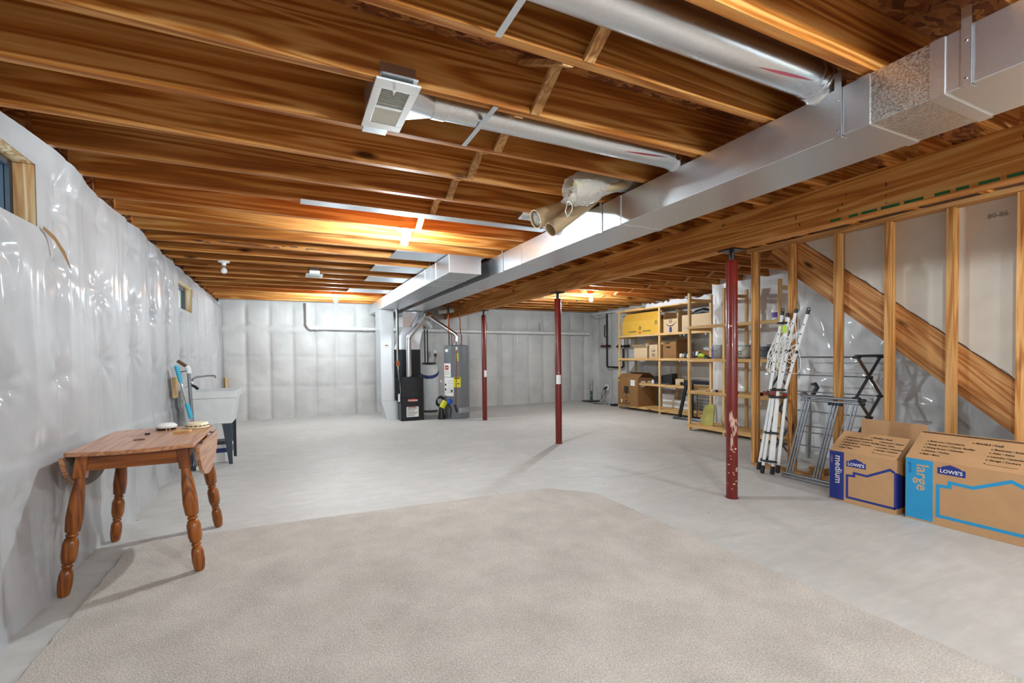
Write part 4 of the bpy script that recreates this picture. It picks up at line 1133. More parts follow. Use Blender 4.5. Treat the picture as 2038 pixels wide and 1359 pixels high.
def softener():
    cx, cy = 2.73, 9.42
    t = thing('water_softener', (cx, cy, 0), 'white rounded water softener with navy band behind the heater', 'water softener')
    b = MB(); b.lathe([(0.19, 0.05), (0.205, 0.2), (0.205, 0.85), (0.19, 0.96), (0.15, 1.0), (0.0, 1.01)], (cx, cy, 0), 32); b.build('cabinet', M['softgrey'], t, smooth=40)
    b = MB(); b.lathe([(0.15, 1.0105), (0.155, 1.03), (0.12, 1.045), (0.0, 1.045)], (cx, cy, 0), 28); b.build('lid', M['black'], t, smooth=40)
    MB().lathe([(0.17, 0.001), (0.17, 0.0495)], (cx, cy, 0), 24).build('base', M['darkgrey'], t)
    a0 = math.atan2(-cy, -cx); b = MB(); vs = []; n = 24
    for i in range(n + 1):
        u = -1 + 2 * i / n; a_ = a0 + u * 1.45; z = 0.74 + 0.12 * u * u
        for dz in (-0.035, 0.035): vs.append((cx + 0.2065 * math.cos(a_), cy + 0.2065 * math.sin(a_), z + dz))
    b.add(vs, [(2 * i, 2 * i + 2, 2 * i + 3, 2 * i + 1) for i in range(n)]); b.build('band', M['navyband'], t, smooth=60)
    for dx in (-0.07, -0.01): MB().tube([(cx + dx, cy + 0.05, 1.045), (cx + dx, cy + 0.06, 1.75)], 0.013, 8).build('hose', M['blackpipe'], t, smooth=50)
softener()
t = thing('wall_outlet', (2.93, 9.66, 1.25), 'white outlet with a black plug hung above the water softener', 'outlet')
MB().box(2.90, 2.97, 9.64, 9.66, 1.20, 1.31).build('plate', M['white'], t, bevel=0.003)
MB().box(2.915, 2.955, 9.60, 9.6395, 1.17, 1.24).build('plug', M['black'], t)
MB().tube([(2.935, 9.61, 1.17), (2.92, 9.6, 1.08), (2.88, 9.5, 1.03)], 0.004, 6).build('cord', M['black'], t)
tag(MB().tube([(2.97, 8.78, 2.25), (2.97, 8.78, 1.5), (2.97, 8.78, 0.002)], 0.011, 8).build('gas_riser', M['blackpipe'], smooth=50), 'black iron gas pipe dropping between the softener and the heater', 'pipe')
# odds and ends by the heater
t = thing('hose_bundle', (2.62, 8.2, 0), 'bundle of black hose, yellow canister and blue cap beside the water heater', 'hose')
MB().tube([(2.60, 8.16, 0.22), (2.67, 8.14, 0.34)], 0.055, 14).build('canister', M['yellow'], t, smooth=40)
MB().lathe([(0.0, 0.0), (0.045, 0.01), (0.05, 0.03), (0.03, 0.05), (0.0, 0.055)], (2.70, 8.02, 0.34), 16, Matrix.Rotation(math.pi / 2, 3, 'X')).build('cap', M['bluecap'], t, smooth=50)
pts = [(2.58 + 0.07 * math.cos(i * .7), 8.15 + 0.01 * i / 3, 0.36 + 0.08 * math.sin(i * .7) - 0.002 * i) for i in range(28)]
MB().tube(pts, 0.011, 8).build('hose', M['black'], t, smooth=50)
MB().tube([(2.60, 8.18, 0.001), (2.60, 8.18, 0.22)], [0.07, 0.04], 12).build('stand', M['black'], t, smooth=40)
MB().tube([(2.68, 8.0, 0.30), (2.72, 7.96, 0.2), (2.70, 7.97, 0.05)], 0.012, 8).build('drain_hose', M['black'], t, smooth=50)

# white drain pipe along the end wall
def pvc():
    t = thing('drain_pipe', (0.38, 9.7, 1.75), 'white plastic drain pipe dropping from the joists and running along the end wall', 'pipe')
    MB().tube([(0.38, 9.68, 2.24), (0.38, 9.68, 1.85)], 0.042, 16).build('drop', M['pvc'], t, smooth=50)
    MB().tube([(0.38, 9.68, 1.86)] + [tuple(p) for p in arc((0.38, 9.68, 1.85), (0, 0, -1), (1, 0, 0), 0.09, 6)], 0.047, 16).build('elbow', M['pvc'], t, smooth=50)
    MB().tube([(0.47, 9.68, 1.76), (3.6, 9.68, 1.735), (7.05, 9.68, 1.71)], 0.036, 16).build('run', M['pvc'], t, smooth=50)
    for x in (0.50, 1.42, 3.05, 4.9, 6.6): MB().tube([(x, 9.68, 1.76 - (x - .47) * .0075), (x + 0.07, 9.68, 1.76 - (x - .4) * .0075)], 0.043, 16).build('coupling', M['pvc'], t, smooth=50)
    for x in (2.2, 4.2, 5.6): MB().tube([(x, 9.68, 1.80 - (x - .47) * .0075), (x, 9.70, 1.95)], 0.005, 6).build('hook', M['blackm'], t)
pvc()
t = thing('drain_branch', (2.75, 9.4, 1.9), 'short white plastic pipe branching down behind the furnace vent', 'pipe')
MB().tube([(2.72, 9.62, 2.0), (2.75, 9.60, 1.9), (2.85, 9.62, 1.80)], 0.045, 14).build('pipe', M['pvc'], t, smooth=50)
MB().tube([(2.80, 8.9, 2.08), (3.1, 8.9, 2.12)], 0.05, 14).build('coupling', M['pvc'], t, smooth=50)

# ================================================================== PLUMBING BY THE FAR RIGHT CORNER
def valve(b, x, y, z, ax='y'):
    b.lathe([(0.0, 0), (0.028, 0.0), (0.03, 0.012), (0.028, 0.024), (0.0, 0.024)], (x - 0.08, y, z), 14, Matrix.Rotation(-math.pi / 2, 3, 'Y'))
t = thing('water_main', (7.08, 8.7, 0.87), 'black iron water pipe loop with valves on the wall behind the rack', 'pipe')
MB().tube([(7.08, 9.0, 2.17), (7.08, 9.0, 0.90), (7.08, 8.97, 0.87), (7.08, 8.44, 0.87), (7.08, 8.41, 0.90), (7.08, 8.41, 1.32)], 0.022, 12).build('pipe', M['blackpipe'], t, smooth=50)
MB().tube([(7.08, 8.41, 1.32), (7.08, 8.41, 1.58)], 0.020, 12).build('white_stub', M['pvc'], t, smooth=50)
MB().tube([(7.08, 9.22, 1.38), (7.08, 8.88, 1.38)], 0.026, 10).build('valve', M['blackpipe'], t, smooth=50)
MB().tube([(7.08, 8.62, 1.36), (7.08, 8.22, 1.36)], 0.03, 10).build('valve', M['blackpipe'], t, smooth=50)
MB().tube([(7.03, 9.0, 1.38), (6.98, 9.0, 1.39), (6.96, 9.03, 1.46)], 0.010, 8).build('valve_handle', M['redp'], t)
MB().tube([(7.03, 8.41, 1.36), (6.98, 8.41, 1.37), (6.95, 8.44, 1.40)], 0.010, 8).build('valve_handle', M['blackm'], t)
MB().tube([(7.05, 9.04, 1.9), (7.05, 9.06, 1.65), (7.05, 9.02, 1.6)], 0.012, 8).build('ground_clamp', M['blackpipe'], t)
t = thing('cable_conduit', (7.1, 8.5, 2.18), 'white conduit with sagging cable along the top of the side wall', 'conduit')
MB().tube([(7.08, 9.6, 2.20), (7.08, 8.0, 2.19), (7.08, 7.7, 2.16)], 0.022, 10).build('pipe', M['pvc'], t, smooth=50)
MB().tube([(7.06, 9.6, 2.18), (7.06, 9.45, 2.09), (7.06, 9.25, 2.06), (7.06, 9.05, 2.10), (7.06, 8.95, 2.18)], 0.006, 8).build('cable', M['tin'], t, smooth=50)
t = thing('sump_pipe', (7.0, 9.62, 0), 'sump discharge pipe with dark green lower end in the far corner', 'pipe')
MB().lathe([(0.22, 0.001), (0.22, 0.018), (0.0, 0.019)], (6.93, 9.45, 0), 28).build('pit_lid', M['black'], t, smooth=40)
MB().tube([(6.98, 9.50, 0.02), (6.98, 9.50, 0.28)], 0.03, 12).build('lower_pipe', M['greenp'], t, smooth=50)
MB().tube([(6.98, 9.50, 0.28), (6.98, 9.50, 0.52)], 0.034, 12).build('upper_pipe', M['tin'], t, smooth=50)
MB().tube([(6.94, 9.49, 0.28), (6.93, 9.50, 0.42), (6.92, 9.52, 0.47)], 0.008, 8).build('float_cord', M['tin'], t, smooth=50)
for z in (0.15, 0.27, 0.40): MB().tube([(6.98, 9.50, z - .008), (6.98, 9.50, z + .008)], 0.039, 12).build('clamp', M['chrome'], t)
t = thing('wall_outlet', (7.12, 9.0, 0.38), 'white outlet with plugged black cords low on the wall by the chair box', 'outlet')
MB().box(7.06, 7.09, 8.95, 9.07, 0.30, 0.44).build('plate', M['white'], t, bevel=0.003)
MB().box(7.02, 7.0595, 8.97, 9.0, 0.35, 0.40).build('plug', M['black'], t)
MB().box(7.02, 7.0595, 9.03, 9.06, 0.32, 0.37).build('plug', M['black'], t)
for k, (dy, ex, ey) in enumerate(((0.0, 6.95, 9.25), (0.05, 6.9, 8.85), (-0.03, 6.85, 8.6))):
    pts = [(7.02, 9.0 + dy, 0.35), (6.98, 9.0 + dy * 2, 0.2), (ex, (9.0 + ey) / 2, 0.06), (ex - 0.05, ey, 0.012), (ex - 0.2, ey + 0.1, 0.012), (ex - 0.25, ey + 0.3, 0.012)]
    MB().tube(pts, 0.006, 6).build('cord', M['black'], t, smooth=60)
t = thing('power_strip', (6.78, 8.35, 0), 'black power strip lying on the floor behind the chair box', 'power strip')
MB().box(6.70, 6.86, 8.28, 8.42, 0.001, 0.045).build('case', M['black'], t, bevel=0.006)

# ================================================================== SHELVING RACKS
def rack(name, x0, x1, ys, zs, zt, label, ztop_board, skip=None, pt=0.038):
    t = thing(name, ((x0 + x1) / 2, (ys[0] + ys[-1]) / 2, 0), label, 'shelving')
    w = 0.038; dpt = 0.064
    for y in ys:
        for x in (x0, x1 - w):
            MB().box(x, x + w, y - w / 2, y + w / 2, 0.001, zt).build('post', M['pineZ'], t, bevel=0.002)
        for z in list(zs) + ([zt - 0.06] if ztop_board is None else []):
            if skip and skip(y, z): continue
            MB().box(x0 + w, x1 - w, y - w / 2, y + w / 2, z - 0.02 - 0.045, z - 0.0205).build('bearer', M['pineX'], t)
    for k, z in enumerate(zs):
        ya, yb = ys[0], ys[-1]
        if skip and skip(yb, z) : yb = ys[-2] + 0.52
        for j, (a_, c) in enumerate(((x0 + w + 0.002, x0 + 0.17), (x0 + 0.175, x0 + 0.325), (x0 + 0.33, x1 - w - 0.002))):
            MB().box(a_, c, ya - 0.03, yb + 0.03, z - 0.02, z).build('shelf_plank', M['pineY'], t, bevel=0.002)
        MB().box(x0 - 0.019, x0 - 0.0005, ya - 0.02, yb + 0.02, z - 0.045, z - 0.002).build('front_rail', M['pineY'], t, bevel=0.002)
    return t
r1 = rack('storage_rack', 6.55, 7.04, [5.56, 6.74, 7.92], [0.10, 0.585, 1.09, 1.575], 2.07, 'long raw pine storage rack full of cartons along the far side wall', True, skip=lambda y, z: y > 7.5 and abs(z - 0.585) < .01)
for (a_, c) in ((6.53, 6.75), (6.76, 7.06)): MB().box(a_, c, 5.5, 8.0, 2.071, 2.092).build('top_plank', M['pineY'], r1, bevel=0.002)
r2 = rack('storage_rack', 5.58, 6.08, [3.72, 4.52, 5.13], [0.10, 0.61, 1.095, 1.59], 2.09, 'nearer raw pine storage rack with paint cans, in the alcove by the studs', None)

# things on the far rack's top
t = thing('insulation_batt', (6.8, 6.6, 2.093), 'white-wrapped insulation batts laid on top of the long rack', 'insulation')
b = MB(); vs = []; rr = random.Random(8); n = 26
for i in range(n + 1):
    y = 5.62 + 1.55 * i / n
    for (x, z) in ((6.60, 2.094), (6.62, 2.17 + rr.uniform(-.02, .03)), (6.80, 2.2 + rr.uniform(-.02, .02)), (6.98, 2.16 + rr.uniform(-.02, .02)), (7.0, 2.094)): vs.append((x, y, z))
fs = [(i * 5 + j, (i + 1) * 5 + j, (i + 1) * 5 + j + 1, i * 5 + j + 1) for i in range(n) for j in range(4)] + [(0, 1, 2, 3, 4), tuple(n * 5 + j for j in (4, 3, 2, 1, 0))]
b.add(vs, fs); b.build('batt', M['sheet2'], t, smooth=50)
t = thing('board_stack', (6.7, 7.5, 2.093), 'loose pale boards and offcuts on top of the long rack', 'boards')
for i, (x, y0, y1, z) in enumerate(((6.58, 7.2, 7.95, 2.0935), (6.68, 7.25, 7.8, 2.0935), (6.60, 7.3, 7.7, 2.115))): MB().box(x, x + 0.09, y0, y1, z, z + 0.02).build('board', M['pineY'], t)
MB().box(6.8, 6.92, 7.4, 7.6, 2.0935, 2.15).build('offcut', M['insul'], t)

# cartons
def open_box(name, x0, x1, y0, y1, z0, z1, mat, label, flaps, th=0.004, cat='box'):
    t = thing(name, ((x0 + x1) / 2, (y0 + y1) / 2, z0), label, cat)
    b = MB(); b.box(x0, x1, y0, y0 + th, z0, z1); b.box(x0, x1, y1 - th, y1, z0, z1); b.box(x0, x0 + th, y0 + th, y1 - th, z0, z1); b.box(x1 - th, x1, y0 + th, y1 - th, z0, z1); b.box(x0 + th, x1 - th, y0 + th, y1 - th, z0, z0 + th)
    b.build('carton', mat, t)
    for (side, ang_, ln) in flaps:
        # ang_: elevation of the flap above horizontal, pointing inwards for < 90
        c, s_ = math.cos(math.radians(ang_)) * ln, math.sin(math.radians(ang_)) * ln
        b = MB(); z = z1 + 0.0005
        if side == 'front': q = [(x0, y0, z), (x0, y1, z), (x0 + c, y1, z + s_), (x0 + c, y0, z + s_)]
        if side == 'back': q = [(x1, y0, z), (x1, y1, z), (x1 - c, y1, z + s_), (x1 - c, y0, z + s_)]
        if side == 'near': q = [(x0, y0, z), (x1, y0, z), (x1, y0 + c, z + s_), (x0, y0 + c, z + s_)]
        if side == 'far': q = [(x0, y1, z), (x1, y1, z), (x1, y1 - c, z + s_), (x0, y1 - c, z + s_)]
        nrm = (Vector(q[1]) - Vector(q[0])).cross(Vector(q[3]) - Vector(q[0])).normalized() * th
        b.add(q + [tuple(Vector(v) + nrm) for v in q], [(0, 1, 2, 3), (7, 6, 5, 4), (0, 4, 5, 1), (1, 5, 6, 2), (2, 6, 7, 3), (3, 7, 4, 0)])
        b.build('flap', mat, t)
    return t
FR, FU = (0, -1, 0), (0, 0, 1)       # reading directions on a face that looks towards -X
def plate(b, x, ya, yb, za, zb, th=0.0006): b.box(x - th, x - 0.0001, min(ya, yb), max(ya, yb), za, zb); return b

# yellow carton
t = open_box('carton', 6.60, 6.98, 6.80, 7.86, 1.576, 1.86, M['cardyel'], 'long bright yellow carton with green diamond logo on the upper shelf', [('front', 62, 0.19), ('back', 75, 0.1)])
b = MB(); b.prism([(7.32, 1.76), (7.28, 1.71), (7.32, 1.66), (7.36, 1.71)], lambda u, v, w: (w, u, v), 6.5994, 6.5999); lg = b.build('logo', M['greenp'], t)
b = MB(); b.prism([(7.32, 1.735), (7.305, 1.71), (7.32, 1.685), (7.335, 1.71)], lambda u, v, w: (w, u, v), 6.5990, 6.5993); b.build('logo_centre', M['cardyel'], lg)
b = MB()
for (ya, yb) in ((7.66, 7.60), (7.59, 7.53), (7.52, 7.44), (7.24, 7.18), (7.17, 7.10), (7.09, 7.02)): plate(b, 6.60, ya, yb, 1.632, 1.652)
b.build('print', M['greenp'], t)
b = MB(); plate(b, 6.60, 7.36, 7.28, 1.60, 1.64); b.build('print_red', simple('print_orange', 'c96a2a', 0.7), t)
b = MB(); plate(b, 6.60, 6.90, 6.88, 1.76, 1.84); plate(b, 6.60, 6.86, 6.84, 1.76, 1.84); b.build('print', M['brown'], t)
# smile carton
t = open_box('carton', 6.61, 6.96, 6.325, 6.685, 1.576, 1.835, M['cardlt'], 'pale carton with a curved smile arrow print on the upper shelf', [('back', 80, 0.14), ('near', 95, 0.14), ('far', 85, 0.14)])
pts = []
for i in range(13):
    u = -1 + 2 * i / 12; pts.append((6.607, 6.505 - 0.11 * u, 1.70 + 0.045 * u * u))
b = MB(); b.tube(pts, [0.004 + 0.006 * math.sin(math.pi * i / 12) for i in range(13)], 6); b.build('smile', M['ink'], t)
b = MB(); b.prism([(6.40, 1.765), (6.385, 1.775), (6.37, 1.74)], lambda u, v, w: (w, u, v), 6.6085, 6.6098); b.build('arrow', M['ink'], t)
b = MB(); plate(b, 6.61, 6.535, 6.475, 1.585, 1.68); b.build('figure', M['navyband'], t)
b = MB()
for q in ((6.54, 6.53, 1.76, 1.82), (6.48, 6.47, 1.76, 1.82), (6.54, 6.47, 1.785, 1.795), (6.54, 6.47, 1.815, 1.822), (6.54, 6.47, 1.758, 1.765)): plate(b, 6.61, *q)
b.build('symbol', M['ink'], t)
# beige carton with something black inside
t = open_box('carton', 6.60, 6.97, 5.62, 6.22, 1.576, 1.875, M['cardlt'], 'wide plain beige carton with black items sticking out on the upper shelf', [])
b = MB(); plate(b, 6.60, 6.18, 6.14, 1.62, 1.67); plate(b, 6.60, 6.05, 6.02, 1.65, 1.66); b.build('print', M['tin'], t)
t = thing('black_case', (6.78, 5.9, 1.58), 'black rounded case sticking out of the beige carton', 'case')
b = MB(); b.tube([(6.75, 6.12, 1.84), (6.75, 6.0, 1.90), (6.76, 5.85, 1.93), (6.78, 5.72, 1.90), (6.78, 5.66, 1.80)], [0.06, 0.07, 0.06, 0.05, 0.04], 12); b.build('body', M['black'], t, smooth=50)
MB().box(6.72, 6.86, 5.68, 6.16, 1.581, 1.80).build('lower_body', M['black'], t, bevel=0.01)
# second shelf
open_box('carton', 6.60, 6.90, 7.12, 7.50, 1.091, 1.30, M['cardlt'], 'small open carton with flaps raised on the middle shelf', [('front', 150, 0.12), ('back', 85, 0.17), ('near', 120, 0.1)])
t = open_box('carton', 6.60, 6.88, 6.83, 7.06, 1.091, 1.36, M['cardlt'], 'small upright carton with dark lettering next to a rack post', [('back', 80, 0.08)])
for k, (s_, z) in enumerate((('Caffe', 1.22), ('Kettle', 1.16), ('Brand', 1.125))): text(s_, 0.05 if k == 0 else 0.035, (6.5993, 6.945, z), FR, FU, M['ink'], t, align='CENTER', bold=0.001)
t = open_box('carton', 6.60, 6.92, 6.36, 6.69, 1.091, 1.40, M['cardbr'], 'dark brown carton with a hand hole on the middle shelf', [('near', 110, 0.06)])
b = MB(); plate(b, 6.60, 6.60, 6.50, 1.285, 1.315); plate(b, 6.60, 6.63, 6.52, 1.37, 1.39); b.build('hand_hole', M['black'], t)
def blob(name, c, s, mat, label, cat, seed, parts=4, sq=0.6):
    rr = random.Random(seed); t = thing(name, c, label, cat)
    for k in range(parts):
        b = MB(); n = 12; cx = c[0] + rr.uniform(-.3, .3) * s[0]; cy = c[1] + (k / max(1, parts - 1) - 0.5) * s[1] * .8; hz = s[2] * rr.uniform(.6, 1.0)
        prof = []
        for i in range(7):
            a_ = math.pi * i / 6; prof.append((abs(math.sin(a_)) ** sq * s[1] * 0.5 * rr.uniform(.5, .8) / max(1, parts ** .5), c[2] + 0.001 + hz * 0.5 * (1 - math.cos(a_))))
        prof[0] = (0.0, c[2] + .001); prof[-1] = (0.0, prof[-1][1])
        b.lathe(prof, (cx, cy, 0), n); b.build('piece', mat[k % len(mat)], t, smooth=50)
    return t
blob('work_gloves', (6.68, 6.22, 1.091), (0.1, 0.22, 0.10), [M['offwhite'], M['darkgrey'], M['tin']], 'crumpled grey and white work gloves on the middle shelf', 'gloves', 3)
blob('tool_pile', (6.68, 5.98, 1.091), (0.1, 0.2, 0.13), [M['blackm'], M['white'], M['darkgrey']], 'small black and white tools heaped beside the gloves', 'tools', 5)
t = thing('flat_carton', (6.75, 5.75, 1.091), 'low tan carton lid lying open on the middle shelf', 'box')
b = MB(); b.hexa([(6.80, 5.62, 1.092), (6.99, 5.62, 1.092), (6.99, 6.1, 1.092), (6.80, 6.1, 1.092)], [(6.80, 5.6, 1.21), (6.99, 5.6, 1.17), (6.99, 6.12, 1.24), (6.80, 6.1, 1.22)]); b.build('lid', M['cardbr'], t)
# third shelf: black panel
t = thing('speaker_bar', (6.68, 6.7, 0.586), 'long black wedge-shaped panel lying on the lower shelf', 'speaker')
b = MB(); b.hexa([(6.60, 6.48, 0.587), (6.76, 6.48, 0.587), (6.76, 6.97, 0.587), (6.60, 6.97, 0.587)], [(6.62, 6.48, 0.80), (6.76, 6.48, 0.80), (6.76, 6.97, 0.72), (6.62, 6.97, 0.72)]); b.build('cabinet', M['black'], t, bevel=0.006)
b = MB(); b.box(6.5975, 6.5995, 6.93, 6.99, 0.587, 0.66); b.build('sticker', M['white'], t)
b = MB(); plate(b, 6.602, 6.93, 6.52, 0.60, 0.606); b.build('trim', M['tin'], t)
t = thing('remote_box', (6.65, 6.33, 0.586), 'small white and tan packet near the black panel', 'packet')
MB().box(6.64, 6.80, 6.22, 6.42, 0.587, 0.70).build('packet', M['cardlt'], t, bevel=0.003)
blob('cable_coil', (6.62, 6.2, 0.586), (0.05, 0.14, 0.07), [M['black']], 'small coil of black cable at the shelf end', 'cable', 8, 3)
# chair carton on the bottom shelf
t = open_box('chair_carton', 6.50, 6.98, 7.28, 7.897, 0.101, 0.67, M['cardbr'], 'large brown carton printed with an office chair at the rack end', [('front', 35, 0.16), ('back', 35, 0.2)])
cf = [(7.70, .50), (7.695, .38), (7.675, .345), (7.575, .345), (7.555, .38), (7.55, .50)]
b = MB(); b.prism(cf, lambda u, v, w: (w, u, v), 6.4988, 6.4997); plate(b, 6.4997, 7.63, 7.62, 0.27, 0.345); plate(b, 6.4997, 7.735, 7.72, .345, .40); plate(b, 6.4997, 7.53, 7.515, .345, .40)
b.build('chair_print', M['ink'], t)
pts = [(6.4995, 7.70 - 0.15 * i / 8, 0.255 + 0.02 * math.sin(math.pi * i / 8)) for i in range(9)]
MB().tube(pts, 0.005, 6).build('chair_base_print', M['ink'], t)
b = MB(); plate(b, 6.4997, 7.645, 7.605, .175, .215); b.build('logo', M['ink'], t)
text('SI HOOZ', 0.05, (6.4988, 7.625, 0.125), FR, FU, M['ink'], t, align='CENTER', bold=0.0015)
b = MB(); plate(b, 6.4997, 7.50, 7.37, .52, .64); b.build('shipping_label', M['paper'], t)
b = MB(); plate(b, 6.4997, 7.80, 7.76, .15, .22); b.build('shipping_label', M['paper'], t)
b = MB(); b.box(6.58, 6.70, 7.2785, 7.2798, 0.50, 0.62); b.box(6.76, 6.87, 7.2785, 7.2798, 0.55, 0.62); b.build('shipping_label', M['paper'], t)
b = MB(); plate(b, 6.4997, 7.88, 7.85, .60, .63); b.build('tape', M['yellow'], t)
# white styrofoam on the bottom shelf
t = thing('foam_insert', (6.95, 6.6, 0.101), 'white foam packing insert with a notch on the bottom shelf', 'foam')
b = MB(); b.prism([(7.05, .103), (6.36, .103), (6.36, .36), (6.45, .36), (6.45, .27), (6.75, .27), (6.75, .36), (7.05, .36)], lambda u, v, w: (w, u, v), 6.93, 6.98); b.build('insert', M['white'], t, bevel=0.004)
# desk frame in front of the rack
t = thing('desk_frame', (6.40, 5.9, 0), 'black metal desk frame with flat foot standing before the long rack', 'frame')
b = MB(); b.hexa([(6.30, 6.17, .001), (6.38, 6.19, .001), (6.52, 5.53, .001), (6.44, 5.51, .001)], [(6.32, 6.15, .045), (6.37, 6.16, .045), (6.51, 5.55, .045), (6.46, 5.54, .045)]); b.build('foot', M['blackm'], t)
MB().bar((6.36, 6.06, .04), (6.42, 5.95, .64), 0.06, 0.03, (1, 0, 0)).build('leg', M['blackm'], t, bevel=0.004)
MB().bar((6.48, 5.88, .04), (6.48, 5.88, .64), 0.035, 0.03, (1, 0, 0)).build('leg', M['blackm'], t, bevel=0.004)
MB().box(6.40, 6.50, 5.36, 6.0, 0.6405, 0.705).build('crossbar', M['blackm'], t, bevel=0.005)
MB().box(6.455, 6.462, 5.60, 5.68, .046, .062).build('tag', M['paper'], t)
t = thing('wire_rack', (6.46, 5.6, 0), 'black wire rack of parallel rods standing behind the nearer rack', 'wire rack')
for k in range(8): MB().tube([(6.50, 5.30, 0.14 + .055 * k), (6.50, 5.80, 0.145 + .055 * k)], 0.005, 6).build('rod', M['black'], t)
for y in (5.30, 5.80): MB().tube([(6.508, y, 0.001), (6.508, y, 0.56)], 0.007, 6).build('upright', M['black'], t)

# things on the nearer rack
def can(name, x, y, z, r, h, mats, label, handle=True, lidmat=None):
    t = thing(name, (x, y, z), label, 'paint can')
    b = MB(); b.lathe([(r * .97, 0.001), (r, 0.006), (r, h - .006), (r * 1.02, h - .004), (r * 1.02, h), (r * .9, h), (r * .88, h - .008), (0, h - .008)], (x, y, z), 28); b.build('can', mats[0], t, smooth=40)
    if len(mats) > 1:
        b = MB(); b.lathe([(r * 1.006, h * .12), (r * 1.006, h * .85)], (x, y, z), 28); b.f = [f for f in b.f if len(f) == 4]; b.m = [0] * len(b.f); b.build('label_wrap', mats[1], t, smooth=60)
    if handle:
        pts = [(x - r * 1.02, y + r * .2 * 0 + r * math.cos(math.pi * i / 8), z + h * .85 - 0.06 * math.sin(math.pi * i / 8)) for i in range(9)]
        MB().tube(pts, 0.0025, 6).build('handle', M['blackm'], t, smooth=60)
    return t
t = can('paint_can', 5.72, 4.70, 1.095, 0.095, 0.20, [M['tin']], 'grey metal paint pail with purple label on the nearer rack')
b = MB(); vs = []
for i in range(9):
    a_ = math.pi * (0.55 + 0.35 * i / 8)
    for z in (1.10, 1.27): vs.append((5.72 + 0.0965 * math.cos(a_), 4.70 + 0.0965 * math.sin(a_), z))
b.add(vs, [(2 * i, 2 * i + 2, 2 * i + 3, 2 * i + 1) for i in range(8)]); b.build('label_wrap', M['purple'], t)
t = can('paint_can', 5.80, 4.36, 1.095, 0.085, 0.19, [M['tin'], M['offwhite']], 'paint can with white label and green lettering beside the red post')
text('X2', 0.07, (5.713, 4.42, 1.15), FR, FU, M['greenp'], t, bold=0.002)
can('paint_can', 5.74, 3.98, 1.095, 0.085, 0.19, [M['tin'], M['darkgrey']], 'paint can with dark label behind the tall stud')
t = thing('red_bowl', (5.66, 4.48, 1.095), 'small red plastic bowl in front of the paint cans', 'bowl')
b = MB(); b.lathe([(0.03, 0.001), (0.05, 0.03), (0.055, 0.055), (0.05, 0.055), (0.0, 0.02)], (5.66, 4.44, 1.095), 18); b.build('bowl', M['redp'], t, smooth=40)
t = thing('cordless_tool', (5.68, 4.94, 1.095), 'lime green and black power tool lying on the nearer rack', 'power tool')
MB().tube([(5.66, 5.02, 1.13), (5.66, 4.97, 1.145), (5.66, 4.90, 1.135)], [0.02, 0.038, 0.025], 12).build('body', M['lime'], t, smooth=50)
MB().tube([(5.66, 4.92, 1.13), (5.68, 4.87, 1.115), (5.68, 4.84, 1.11)], [0.02, 0.018, 0.014], 10).build('handle', M['greenp'], t, smooth=50)
MB().box(5.63, 5.72, 4.83, 4.90, 1.096, 1.115).build('base', M['black'], t, bevel=0.004)
MB().tube([(5.66, 5.02, 1.13), (5.65, 5.07, 1.125)], 0.016, 10).build('nose', M['brown'], t, smooth=50)
t = thing('putty_tub', (5.70, 3.80, 1.59), 'white tub with purple label and black ring on the top shelf', 'tub')
b = MB(); b.lathe([(0.06, 0.001), (0.07, 0.11), (0.074, 0.112), (0.074, 0.128), (0.0, 0.13)], (5.70, 3.815, 1.59), 24); b.build('tub', M['white'], t, smooth=40)
b = MB(); b.lathe([(0.0633, 0.03), (0.0693, 0.095)], (5.70, 3.815, 1.59), 24); b.f = [f for f in b.f if len(f) == 4]; b.m = [0] * len(b.f); b.build('label_wrap', M['purple'], t, smooth=60)
t = thing('olive_board', (5.70, 4.88, 0.10), 'rounded yellow-green board propped on the bottom of the nearer rack', 'board')
pl = [(4.98, .101), (4.97, .2), (4.955, .32), (4.93, .39), (4.90, .41), (4.80, .42), (4.77, .40), (4.765, .101)]
MB().prism(pl, lambda u, v, w: (w + (v - .1) * 0.12, u, v), 5.66, 5.685).build('panel', M['olive'], t, bevel=0.004)
for k, (y, m_, l_) in enumerate(((4.95, 'cardlt', 'flat wooden paint stick on the lower shelf of the nearer rack'), (4.75, 'white', 'small white fitting on the lower shelf of the nearer rack'), (4.68, 'black', 'small black fitting beside the white one on the lower shelf'), (4.35, 'black', 'black knob on the lower shelf beside the red post'))):
    t = thing('small_fitting', (5.64, y, 0.61), l_, 'fitting')
    b = MB(); b.lathe([(0.02, 0.001), (0.022, 0.02), (0.015, 0.035), (0.0, 0.036)], (5.64, y, 0.61), 12)
    if k == 0: b = MB(); b.box(5.62, 5.66, 4.85, 5.08, 0.611, 0.622)
    b.build('body', M[m_], t, smooth=40)
t = thing('bar_clamp', (5.66, 3.72, 0.61), 'red and black bar clamp on the lower shelf behind the clothes dryer', 'clamp')
MB().bar((5.66, 3.98, .65), (5.66, 3.58, .64), 0.03, 0.045).build('bar', M['redp'], t, bevel=0.004)
MB().tube([(5.66, 4.0, .625), (5.60, 4.02, .625)], 0.03, 12).build('knob', M['black'], t, smooth=50)
MB().box(5.63, 5.69, 3.80, 3.88, .611, .70).build('jaw', M['redp'], t, bevel=0.006)

